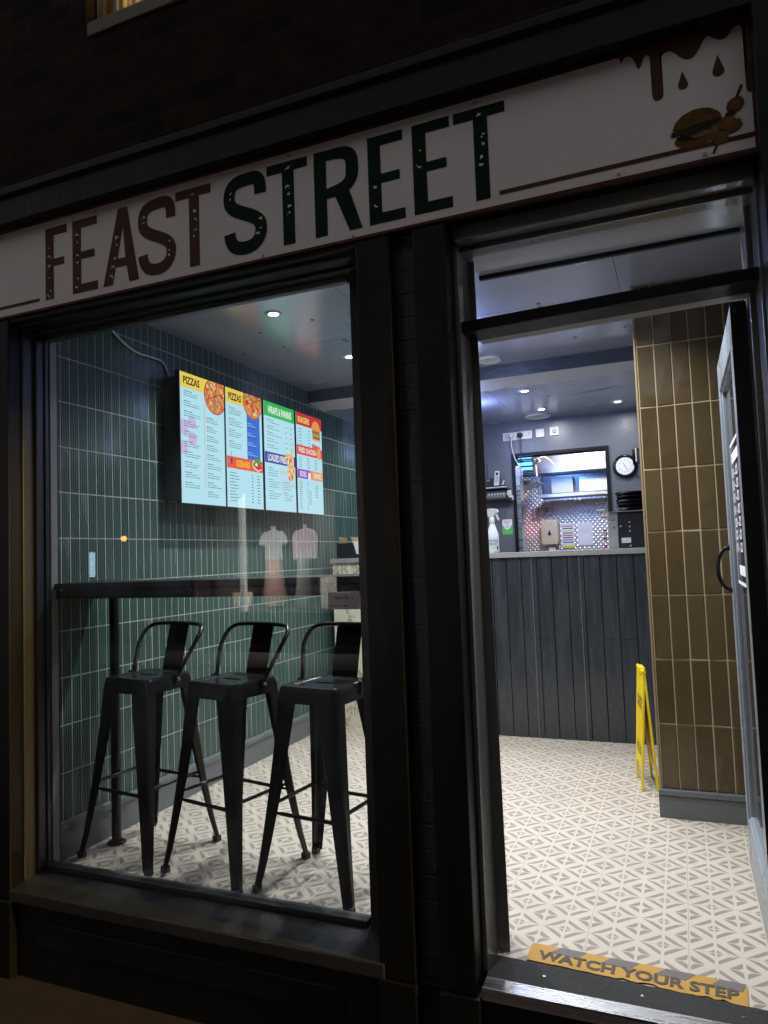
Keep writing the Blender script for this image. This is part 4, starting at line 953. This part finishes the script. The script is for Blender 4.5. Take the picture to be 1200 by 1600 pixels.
# cutlery box at the marble end
cb_ = thing('cutlery_box', 'black box of wooden forks and napkins on the marble end of the counter', 'cutlery box', (-2.35, 4.97, CT))
b = MB(); b.box(-2.43, -2.20, 4.90, 4.905, CT, CT + .115); b.box(-2.43, -2.425, 4.905, 5.02, CT, CT + .115); b.box(-2.205, -2.20, 4.905, 5.02, CT, CT + .115); b.box(-2.425, -2.205, 5.015, 5.02, CT, CT + .115); b.box(-2.425, -2.205, 4.905, 5.015, CT, CT + .004); b.box(-2.32, -2.315, 4.905, 5.015, CT, CT + .10)
b.obj('box_body', M['black_plastic'], cb_)
wood = paint('pale_birch', (.62, .42, .22), .6, .15, 30)
for i, (x, dx) in enumerate(((-2.41, -.012), (-2.398, -.006), (-2.385, .0), (-2.30, -.03), (-2.29, -.024), (-2.28, -.02), (-2.27, -.012))):
    b = MB(); b.hexa([(x, 4.94 + i * .006, CT + .02), (x + .016, 4.94 + i * .006, CT + .02), (x + .016, 4.943 + i * .006, CT + .02), (x, 4.943 + i * .006, CT + .02)], [(x + dx - .006, 4.94 + i * .006, CT + .165 - (i % 3) * .006), (x + dx + .018, 4.94 + i * .006, CT + .16), (x + dx + .018, 4.943 + i * .006, CT + .16), (x + dx - .006, 4.943 + i * .006, CT + .165 - (i % 3) * .006)])
    single('wooden_fork', b, wood, ['leftmost wooden fork in the black box', 'wooden fork second from the left in the black box', 'third wooden fork leaning left in the black box', 'wooden fork leaning left in the middle of the black box', 'wooden fork just right of the box divider', 'second wooden fork right of the box divider', 'rightmost wooden fork beside the napkin'][i], 'fork', (x, 4.95, CT + .02), group='wooden forks in the black box')
single('napkin', MB().hexa([(-2.262, 4.895, CT + .03), (-2.215, 4.895, CT + .02), (-2.215, 4.899, CT + .02), (-2.262, 4.899, CT + .03)], [(-2.29, 4.895, CT + .128), (-2.215, 4.90, CT + .128), (-2.215, 4.98, CT + .128), (-2.29, 4.98, CT + .125)]), M['paper'], 'white napkin hanging over the front of the black cutlery box', 'napkin', (-2.24, 4.9, CT + .02))

# ------------------------------------------------------------------ rear wall fittings
YW = 6.27
def plate_thing(name, x0, x1, z0, z1, label, cat, group=None):
    t = thing(name, label, cat, ((x0 + x1) / 2, YW, z0), group); MB().box(x0, x1, YW - .012, YW, z0, z1).obj('face_plate', M['white_plastic'], t, bevel=.003); return t
def holes(t, pts):
    b = MB()
    for (x, z, w_, h) in pts: b.box(x - w_ / 2, x + w_ / 2, YW - .0135, YW - .0121, z - h / 2, z + h / 2)
    b.obj('socket_hole', M['ink'], t)
t = plate_thing('wall_socket', -1.414, -1.285, 2.234, 2.305, 'double white wall socket with a white plug, leftmost of the row', 'socket', 'white electrical plates on the rear wall'); holes(t, [(-1.385, 2.28, .006, .01), (-1.393, 2.262, .009, .004), (-1.377, 2.262, .009, .004)])
t = plate_thing('wall_socket', -1.281, -1.153, 2.236, 2.307, 'double white wall socket with a black plug in its left side', 'socket', 'white electrical plates on the rear wall'); holes(t, [(-1.18, 2.282, .006, .01), (-1.188, 2.264, .009, .004), (-1.172, 2.264, .009, .004)])
t = plate_thing('wall_switch', -1.120, -1.046, 2.238, 2.311, 'square white switch plate between the sockets and the lone plate', 'switch', 'white electrical plates on the rear wall'); MB().box(-1.094, -1.072, YW - .016, YW - .0121, 2.262, 2.288).obj('rocker', M['white_plastic'], t, bevel=.001)
t = plate_thing('wall_switch', -.997, -.921, 2.242, 2.318, 'square white outlet plate standing apart on the right', 'switch', 'white electrical plates on the rear wall'); MB().lathe([(.018, -.0121), (.018, -.02), (.012, -.022)], (-.959, YW, 2.28), 18, 'y').obj('outlet_ring', flat('pink_grey_plastic', (.55, .42, .38), .4), t)
for (x, m_, lb, cx, ex, ez) in ((-1.335, M['white_plastic'], 'white plug with cable trailing down to the hatch', M['cable'], -1.255, 1.95), (-1.255, M['black_plastic'], 'black plug with thin cable trailing down to the hatch', M['black_plastic'], -1.262, 1.93)):
    t = thing('plug', lb, 'plug', (x, YW - .03, 2.26)); MB().lathe([(.020, 0), (.024, -.006), (.021, -.03), (.01, -.033)], (x, YW - .0135, 2.272), 18, 'y').obj('plug_body', m_, t)
    P_ = smooth([(0, 0), (.25, .03), (.6, .3), (1, 1)], 6)
    MB().tube([(x + (ex - x) * p[1], YW - .03, 2.255 + (ez - 2.255) * p[0]) for p in P_], .0055 if m_ is M['white_plastic'] else .0035, 8).obj('lead', cx, t)
# clock
ck = thing('wall_clock', 'round black rimmed wall clock with a white face right of the hatch', 'clock', (-.392, YW, 1.925))
cx_, cz_ = -.392, 1.926
MB().lathe([(.098, 0), (.100, -.012), (.092, -.026), (.078, -.030), (.072, -.022)], (cx_, YW, cz_), 40, 'y').obj('rim', paint('gloss_black_plastic', (.012, .012, .014), .12, .1, 8, 0), ck)
fc = MB().lathe([(.0735, -.018), (.0735, -.0235)], (cx_, YW, cz_), 40, 'y').obj('face', M['paper'], ck)
b = MB()
for i in range(12):
    a = i * PI / 6; t_ = Matrix.Translation((cx_ + .062 * math.sin(a), YW - .0242, cz_ + .062 * math.cos(a))) @ Matrix.Rotation(a, 4, 'Y')
    m2 = MB().box(-.0012, .0012, -.0003, .0003, -.004, .004).xf(t_); b.add(m2.v, m2.f)
for i in (12, 1, 2, 3, 4, 5, 6, 7, 8, 9, 10, 11):
    a = i * PI / 6; k = text_mb(str(i), .018, align='CENTER', depth=0)
    b.add([(cx_ + .048 * math.sin(a) + p[0], YW - .0242, cz_ + .048 * math.cos(a) - .006 + p[1]) for p in k.v], k.f)
b.obj('dial_marks', M['ink'], fc)
for (a, L, w_, tl) in ((math.radians(-28), .038, .0035, .0), (math.radians(150), .056, .0022, .0)):
    MB().box(-w_ / 2, w_ / 2, -.0006, .0006, -.008, L).xf(Matrix.Translation((cx_, YW - .0255, cz_)) @ Matrix.Rotation(a, 4, 'Y')).obj('clock_hand', M['ink'], fc)
# bracket beside clock
br = thing('wall_bracket', 'black and white metal device bracket beside the clock, half hidden by the tiled corner', 'bracket', (-.30, 6.22, 1.95))
b = MB(); b.box(-.325, -.319, 6.18, 6.27, 1.93, 2.05); b.box(-.325, -.265, 6.19, 6.195, 1.93, 1.937); b.box(-.325, -.30, 6.19, 6.195, 2.04, 2.05); b.obj('arm', M['black_metal'], br)
MB().box(-.292, -.245, 6.15, 6.18, 1.945, 2.055).obj('device', M['black_plastic'], br, bevel=.002); MB().box(-.299, -.292, 6.15, 6.18, 1.945, 2.055).obj('white_edge', M['white_plastic'], br, bevel=.001)
# shelf with phone, handset and leads
sh = thing('wall_shelf', 'small dark shelf with a socket strip under the phones, left of the hatch', 'shelf', (-1.48, 6.2, 1.8))
MB().box(-1.61, -1.37, 6.13, 6.27, 1.806, 1.818).obj('shelf_board', M['dull_steel'], sh, bevel=.002)
MB().box(-1.61, -1.345, 6.17, 6.27, 1.705, 1.722).obj('lower_board', M['black_plastic'], sh, bevel=.002)
b = MB().box(-1.605, -1.40, 6.19, 6.24, 1.726, 1.790); b.obj('socket_strip', flat('grey_strip', (.22, .21, .2), .5), sh, bevel=.003)
b = MB(); b.box(-1.60, -1.565, 6.185, 6.19, 1.745, 1.772, 0)
for i in range(6): b.lathe([(.009, 0), (.008, -.008)], (-1.545 + i * .026, 6.19, 1.757), 10, 'y', 1)
b.obj('switch_row', [flat('red_rocker', (.5, .03, .03), .4), M['white_plastic']], sh)
for x in (-1.375, -1.36): MB().box(x - .018, x + .018, 6.22, 6.268, 1.70 if x > -1.37 else 1.745, 1.742 if x > -1.37 else 1.79).obj('plug_adapter', M['white_plastic'], sh, bevel=.003)
ph = thing('cordless_phone', 'silver and black cordless phone upright in its cradle on the shelf', 'phone', (-1.475, 6.2, 1.818))
MB().hexa([(-1.500, 6.185, 1.822), (-1.455, 6.185, 1.822), (-1.455, 6.21, 1.822), (-1.500, 6.21, 1.822)], [(-1.488, 6.20, 1.965), (-1.445, 6.20, 1.965), (-1.445, 6.222, 1.965), (-1.488, 6.222, 1.965)]).obj('handset', paint('silver_plastic', (.6, .6, .6), .3, .1, 10, 0), ph, bevel=.006)
b = MB(); b.hexa([(-1.480, 6.1945, 1.925), (-1.456, 6.1945, 1.925), (-1.456, 6.196, 1.925), (-1.480, 6.196, 1.925)], [(-1.478, 6.1975, 1.952), (-1.453, 6.1975, 1.952), (-1.453, 6.199, 1.952), (-1.478, 6.199, 1.952)])
for r in range(4):
    for c in range(3): z = 1.862 + r * .014; yb = 6.1845 + (z - 1.822) * .105; b.box(-1.485 + c * .011 + r * .0015, -1.479 + c * .011 + r * .0015, yb - .001, yb + .003, z, z + .007)
b.obj('keypad', M['ink'], ph)
MB().box(-1.51, -1.40, 6.17, 6.24, 1.8185, 1.835).obj('cradle', M['black_plastic'], ph, bevel=.003); MB().hexa([(-1.43, 6.20, 1.835), (-1.42, 6.20, 1.835), (-1.42, 6.21, 1.835), (-1.43, 6.21, 1.835)], [(-1.41, 6.20, 1.88), (-1.402, 6.20, 1.88), (-1.402, 6.21, 1.88), (-1.41, 6.21, 1.88)]).obj('cradle_rest', M['white_plastic'], ph)
wk = thing('radio_handset', 'black handset with tall thin aerial at the left end of the shelf', 'radio', (-1.55, 6.2, 1.818))
MB().box(-1.565, -1.518, 6.18, 6.215, 1.8185, 1.905).obj('handset_body', M['black_plastic'], wk, bevel=.005); MB().tube([(-1.556, 6.2, 1.9), (-1.556, 6.2, 2.03)], .0045, 8).obj('aerial', M['black_plastic'], wk); MB().box(-1.557, -1.530, 6.178, 6.1802, 1.878, 1.892).obj('display', flat('grey_lcd', (.2, .25, .25), .3), wk)
# hygiene card
pc = thing('notice_card', 'small green and white notice stuck on the rear wall beside the spray bottle', 'notice', (-1.41, YW, 1.40))
MB().box(-1.458, -1.366, YW - .002, YW, 1.400, 1.535).obj('card', flat('green_card', (.12, .50, .10), .5), pc)
b = MB(); b.box(-1.455, -1.369, YW - .003, YW - .0021, 1.478, 1.532, 0); b.lathe([(.030, -.0031), (.030, -.0021)], (-1.412, YW, 1.475), 20, 'y', 0); b.box(-1.445, -1.380, YW - .0038, YW - .0031, 1.515, 1.523, 1); b.box(-1.440, -1.385, YW - .0038, YW - .0031, 1.50, 1.508, 1)
for i in range(4): b.box(-1.430, -1.394, YW - .0038, YW - .0033, 1.489 - i * .009, 1.4925 - i * .009, 2)
b.obj('card_print', [M['paper'], flat('pink_print', (.7, .25, .3), .5), flat('grey_print', (.35, .38, .36), .5)], pc)

# ------------------------------------------------------------------ kitchen through the hatch
kw = thing('kitchen_wall', 'embossed steel sheet wall of the kitchen seen through the hatch', 'wall', (-1, 7.6, 0))
MB().box(-1.9, 0, 7.60, 7.64, .9, 2.75).obj('embossed_sheet', M['dimple'], kw)
MB().box(-2.0, -1.9, 6.40, 7.64, .9, 2.75).obj('side_sheet', M['dimple'], kw); MB().box(0, .1, 6.40, 7.64, .9, 2.75).obj('side_panel', M['grey_wall'], kw)
b = MB().box(-2.0, .1, 6.40, 7.64, 2.70, 2.76); struct('ceiling', b, flat('kitchen_ceiling_white', (.5, .5, .48), .6))
b = MB().box(-2.0, .1, 6.40, 7.64, .86, .90); struct('floor', b, M['dull_steel'])
hd = thing('extractor_hood', 'large stainless steel extractor hood with cream filter panels in the kitchen', 'extractor hood', (-.9, 7.3, 1.85))
b = MB(); b.prism([(7.18, 2.02), (7.18, 2.225), (7.58, 2.30), (7.58, 1.80), (7.54, 1.80), (7.50, 2.02)], 'x', -1.30, -.10); b.obj('hood_body', paint('hood_steel', (.26, .26, .29), .42, .15, 8, .1, 60, metal=.9), hd, bevel=.003)
b = MB(); b.box(-1.30, -.10, 7.26, 7.275, 1.785, 1.81); b.prism([(7.18, 2.018), (7.185, 2.018), (7.275, 1.80), (7.262, 1.80)], 'x', -1.302, -1.29); b.box(-1.30, -.1, 7.25, 7.55, 1.78, 1.784); b.obj('canopy_rail', M['dull_steel'], hd)
b = MB(); b.box(-1.20, -.98, 7.45, 7.46, 1.83, 1.99); b.obj('filter_panel', M['cream_plastic'], hd, bevel=.01); MB().box(-.92, -.60, 7.45, 7.46, 1.83, 1.995).obj('filter_panel', M['dull_steel'], hd, bevel=.004)
b = MB(); b.box(-1.34, -.1, 7.10, 7.15, 2.225, 2.27); b.obj('light_tube', emit('lit_tube', (1, .93, .85), 1.0), hd)
zp = thing('insect_killer', 'lit blue insect killer with glowing tubes in the hatch corner', 'insect killer', (-1.33, 6.75, 2.0))
b = MB(); b.box(-1.475, -1.465, 6.70, 6.82, 1.955, 2.17); b.box(-1.245, -1.235, 6.70, 6.82, 1.955, 2.17); b.box(-1.465, -1.245, 6.81, 6.82, 1.955, 2.17); b.box(-1.465, -1.245, 6.70, 6.81, 1.955, 1.962); b.obj('casing', M['black_plastic'], zp)
bl = emit('blue_tube', (.10, .55, 1.0), 5.0)
for z in (2.14, 2.075, 2.03): MB().tube([(-1.462, 6.76, z), (-1.248, 6.76, z)], .012, 10).obj('blue_tube', bl, zp)
b = MB()
for i in range(12): b.box(-1.465, -1.245, 6.702, 6.706, 1.965 + i * .017, 1.969 + i * .017)
b.obj('guard_wire', M['steel'], zp)
lamp('insect_glow', 'AREA', (-1.355, 6.69, 2.07), 2.2, (.12, .35, 1.0), .2, (-1.2, 6.2, 2.2), 'SQUARE')
lamp('kitchen_blue', 'AREA', (-1.1, 6.95, 1.95), 3.6, (.15, .35, 1.0), .15, (-.95, 7.6, 1.85), 'SQUARE')
lamp('kitchen_fill', 'AREA', (-.9, 6.46, 2.25), 13, (1.0, .95, .9), .3, (-1.0, 7.6, 1.0), 'SQUARE')  # unseen fill light, added to brighten the notices and steel wall
lamp('kitchen_red', 'AREA', (-1.55, 7.2, 1.5), .18, (1.0, .15, .10), .12, (-1.35, 7.6, 1.62), 'SQUARE')
cmn = thing('security_camera', 'small white dome camera with black lens hung beside the insect killer', 'camera', (-1.20, 6.7, 2.05))
MB().lathe([(.02, .0), (.024, -.02), (.024, -.04), (.015, -.05)], (-1.195, 6.74, 2.09), 16, 'y').obj('camera_body', M['white_plastic'], cmn); MB().lathe([(.018, -.05), (.016, -.056)], (-1.195, 6.74, 2.09), 16, 'y').obj('camera_lens', M['ink'], cmn)
MB().tube(smooth([(0, 0), (.3, .05), (.7, .5), (1, 1)], 5) and [(-1.18 + p[0] * .14, 6.74, 2.12 - p[1] * .09 + .02 * math.sin(p[0] * 3)) for p in smooth([(0, 0), (.3, .1), (.7, .6), (1, 1)], 5)], .005, 8).obj('camera_lead', M['cable'], cmn)
MB().tube([(-1.222, 6.73, 2.11), (-1.214, 6.73, 1.95)], .007, 8).obj('mounting_arm', M['white_plastic'], cmn)
ks = thing('kitchen_cupboard', 'steel wall cupboard with slanting underside inside the hatch on the left', 'cupboard', (-1.4, 7, 1.8))
MB().prism([(-1.62, 1.80), (-1.25, 1.915), (-1.25, 1.93), (-1.62, 1.93)], 'y', 6.9, 7.3).obj('cupboard_body', M['dull_steel'], ks); MB().prism([(-1.60, 1.60), (-1.36, 1.79), (-1.36, 1.80), (-1.60, 1.80)], 'y', 7.0, 7.05).obj('cupboard_bracket', M['cream_plastic'], ks)
pd = thing('towel_dispenser', 'cream hand towel dispenser with a drop shaped window on the steel wall', 'dispenser', (-1.25, 7.5, 1.30))
b = MB().prism([(-1.335, 1.335), (-1.335, 1.53), (-1.32, 1.562), (-1.175, 1.562), (-1.160, 1.53), (-1.160, 1.335), (-1.172, 1.305), (-1.323, 1.305)], 'y', 7.48, 7.60); b.obj('casing', M['cream_plastic'], pd, bevel=.01)
b = MB(); k = [(-1.248, 1.462)] + [(-1.248 + .016 * math.sin(a), 1.415 - .016 * math.cos(a)) for a in [PI * .62 - i * PI * 1.24 / 10 for i in range(11)]]
b.prism(k, 'y', 7.476, 7.481); b.obj('drop_window', M['ink'], pd)
MB().hexa([(-1.265, 7.52, 1.22), (-1.19, 7.52, 1.23), (-1.19, 7.525, 1.23), (-1.265, 7.525, 1.22)], [(-1.27, 7.52, 1.30), (-1.22, 7.52, 1.30), (-1.22, 7.525, 1.30), (-1.27, 7.525, 1.30)]).obj('paper_towel', M['paper'], pd)
pn = thing('wall_notice', 'white notice with coloured lines and a yellow foot on the steel wall', 'notice', (-1.08, 7.6, 1.26))
MB().box(-1.143, -1.012, 7.592, 7.60, 1.262, 1.522).obj('sheet', M['paper'], pn); b = MB()
for i, mi in enumerate((1, 0, 2, 0, 1, 0, 3, 0)): b.box(-1.130, -1.025, 7.590, 7.5915, 1.488 - i * .024, 1.497 - i * .024, mi)
b.box(-1.143, -1.012, 7.590, 7.5915, 1.262, 1.288, 2); b.obj('sheet_print', [M['ink'], flat('red_print', (.6, .05, .05), .5), flat('yellow_print2', (.85, .75, .05), .5), flat('blue_print', (.1, .15, .5), .5)], pn)
pw = thing('wall_notice', 'plain white sheet with faint lines taped right of the coloured notice', 'notice', (-.9, 7.6, 1.29))
MB().box(-.978, -.828, 7.592, 7.60, 1.285, 1.518).obj('sheet', M['paper'], pw); b = MB()
for i in range(5): b.box(-.962, -.85 + (i % 2) * .01, 7.590, 7.5915, 1.49 - i * .018, 1.492 - i * .018)
b.obj('sheet_print', flat('faint_print', (.45, .45, .5), .5), pw)
kr = thing('utensil_rack', 'steel rack of striped clips and brushes on the kitchen wall', 'utensil rack', (-1.31, 7.5, 1.62))
MB().box(-1.415, -1.22, 7.55, 7.60, 1.69, 1.70).obj('rail', M['steel'], kr); b = MB()
for i in range(9): b.box(-1.41 + i * .021, -1.396 + i * .021, 7.54, 7.56, 1.625 - (.03 if i in (0, 2, 6) else 0), 1.70, i % 4)
b.obj('clip_row', [M['white_plastic'], flat('orange_clip', (.75, .35, .15), .5), flat('blue_clip', (.25, .35, .6), .5), M['cream_plastic']], kr)
kb = thing('kitchen_tap', 'dark chrome pot handle sticking out at the right edge of the hatch', 'pan', (-.7, 7.2, 1.6))
b = MB(); b.lathe([(.05, 0), (.06, .05), (.062, .052)], (-.60, 7.2, 1.58), 20); b.box(-.74, -.65, 7.19, 7.21, 1.615, 1.628); b.obj('pan_body', M['dull_steel'], kb)

# ------------------------------------------------------------------ sticker on the window
tk = thing('payment_sticker', 'grey Tap to Pay sticker at the right edge of the shop window', 'sticker', (-1.08, 2.22, 1.07))
MB().box(-1.140, -1.0195, 2.2185, 2.2222, 1.066, 1.125).obj('sticker_sheet', flat('grey_sticker', (.78, .75, .77), .5), tk, bevel=.001)
t = fit_text('Tap to Pay', -1.119, -1.060, 1.0985, 1.1105, offset=.015, depth=0); q = MB().add([(p[0], 2.2180, p[1]) for p in t.v], t.f)
t = fit_text('SAMSUNG Pay', -1.134, -1.087, 1.0745, 1.0800, offset=.02, depth=0); q.add([(p[0], 2.2180, p[1]) for p in t.v], t.f)
t = fit_text('Pay', -1.072, -1.061, 1.0735, 1.0800, offset=.02, depth=0); q.add([(p[0], 2.2180, p[1]) for p in t.v], t.f)
q.add([(-1.0765 + .003 * math.cos(i), 2.2180, 1.077 + .003 * math.sin(i)) for i in [k * PI / 5 for k in range(10)]], [tuple(range(10))])
t = fit_text('G Pay', -1.050, -1.034, 1.0735, 1.0800, offset=.01, depth=0); q.add([(p[0], 2.2180, p[1]) for p in t.v], t.f)
for r in (.003, .0055, .008):
    a_ = [-.8 + i * 1.6 / 6 for i in range(7)]; vs = [(-1.052 + rr * math.cos(x), 2.2180, 1.1045 + rr * math.sin(x)) for x in a_ for rr in (r, r + .0012)]
    q.add(vs, [(2 * i, 2 * i + 2, 2 * i + 3, 2 * i + 1) for i in range(6)])
q.obj('sticker_print', M['ink'], tk)

# ------------------------------------------------------------------ across the street (seen mirrored in the glass)
op = thing('clothes_shop', 'lit clothes shop window facing the takeaway across the street', 'building', (-7, -6.5, -.2))
b = MB(); b.box(-14, -8.2, -6.8, -6.2, -.2, 7); b.box(-5.3, 6, -6.8, -6.2, -.2, 7); b.box(-8.2, -5.3, -6.8, -6.2, 2.5, 7); b.box(-8.2, -5.3, -6.8, -6.2, -.2, .35)
b.obj('street_wall', M['brick'], op)
b = MB(); b.box(-8.4, -5.2, -8.6, -8.5, .2, 2.6); b.box(-8.4, -8.3, -8.5, -6.8, .2, 2.6); b.box(-5.25, -5.15, -8.5, -6.8, .2, 2.6); b.box(-8.4, -5.2, -8.6, -6.8, .2, .34); b.box(-8.4, -5.2, -8.6, -6.8, 2.6, 2.7)
b.obj('display_room', paint('dim_display_lining', (.022, .016, .012), .8, .2, 4), op)
b = MB(); b.box(-7.40, -7.31, -6.6, -6.5, .35, 2.5); b.obj('window_post', M['white_plastic'], op)
lamp('shop_display_lamp', 'AREA', (-6.7, -6.32, 2.2), 700, (1, .97, .92), .4, (-6.7, -7.1, 1.62), 'SQUARE')
skin = flat('mannequin_grey', (.35, .34, .33), .4)
def mannequin(x, y, label, topm, skirtm, sleeve):
    t = thing('mannequin', label, 'mannequin', (x, y, .35))
    MB().lathe([(.20, 0), (.20, .02)], (x, y, .34), 24).obj('stand', M['dull_steel'], t)
    MB().lathe([(.045, 0), (.045, .08), (.05, .09)], (x, y, 1.80), 16).obj('neck', skin, t)
    b = MB(); b.lathe([(.17, 0), (.165, .1), (.155, .25), (.19, .40), (.19, .48), (.12, .54), (.05, .56)], (0, 0, 0), 24); b.v = [(x + p[0] * 1.1, y + p[1] * .62, 1.26 + p[2]) for p in b.v]
    for s_ in (-1, 1): b.tube([(x + s_ * .15, y, 1.76), (x + s_ * .22, y, 1.66), (x + s_ * (.25 if sleeve < .3 else .22), y + .02, 1.76 - sleeve)], [.06, .065, .062 if sleeve < .3 else .04], 12)
    b.obj('top_garment', topm, t)
    b = MB(); b.lathe([(.15, 0), (.17, -.15), (.20, -.5), (.24, -.85)], (x, y, 1.27), 30); b.obj('skirt', skirtm, t)
mannequin(-7.04, -7.1, 'headless mannequin in a white short sleeved top and dusty pink skirt', paint('white_cotton', (.8, .8, .78), .9, .12, 12), paint('dusty_pink_cloth', (.15, .085, .07), .9, .2, 20, stretch=(6, 6, 1)), .22)
mannequin(-6.35, -7.1, 'headless mannequin in a floral long sleeved blouse and dark skirt', paint('floral_blouse', (.50, .36, .38), .9, 1.2, 11), paint('dark_patterned_cloth', (.05, .045, .04), .9, .7, 12), .5)
single('handbag', MB().hexa([(-7.75, -6.9, .42), (-7.42, -6.9, .42), (-7.42, -6.76, .42), (-7.75, -6.76, .42)], [(-7.80, -6.88, .68), (-7.37, -6.88, .68), (-7.37, -6.8, .68), (-7.80, -6.8, .68)]), paint('cream_canvas', (.6, .52, .38), .8, .2, 20), 'cream canvas handbag on the floor of the clothes shop display', 'handbag', (-7.6, -6.8, .35), bevel=.02)
single('animal_print_rug', MB().box(-6.0, -5.45, -7.0, -6.95, .36, .92), paint('zebra_print', (.25, .24, .22), .8, 1.6, 9, stretch=(4, 1, 1)), 'black and cream animal print cloth in the clothes shop display', 'cloth', (-5.7, -7, .36))
MB().box(-10.62, -10.50, -6.19, -6.16, 1.06, 1.54).obj('lit_slot_window', emit('pale_blue_light', (.5, .8, 1), 6), op)
MB().lathe([(.05, 0), (.05, .05), (.03, .08)], (-9.77, -6.2, 1.77), 14, 'y').obj('amber_bulkhead', emit('amber_light', (1, .45, .08), 14), op)
# street lamp, to the right along the street
sl = thing('street_lamp', 'tall grey street lamp with amber lantern along the pavement', 'street lamp', (11.5, 1.2, -.32))
MB().tube([(11.75, 1.2, -.32), (11.75, 1.2, 4.3), (11.5, 1.2, 4.45)], [.07, .045, .04], 12).obj('post', M['grey_trim'], sl)
MB().lathe([(.06, .25), (.16, .1), (.13, .0), (.10, -.03)], (11.4, 1.2, 4.25), 16).obj('lantern', emit('amber_lantern', (1, .55, .12), 8), sl)
lamp('street_lamp_light', 'SPOT', (11.3, 1.2, 4.1), 6000, (1, .60, .13), .12, (-2.4, 2.1, .35), spread=math.radians(13))
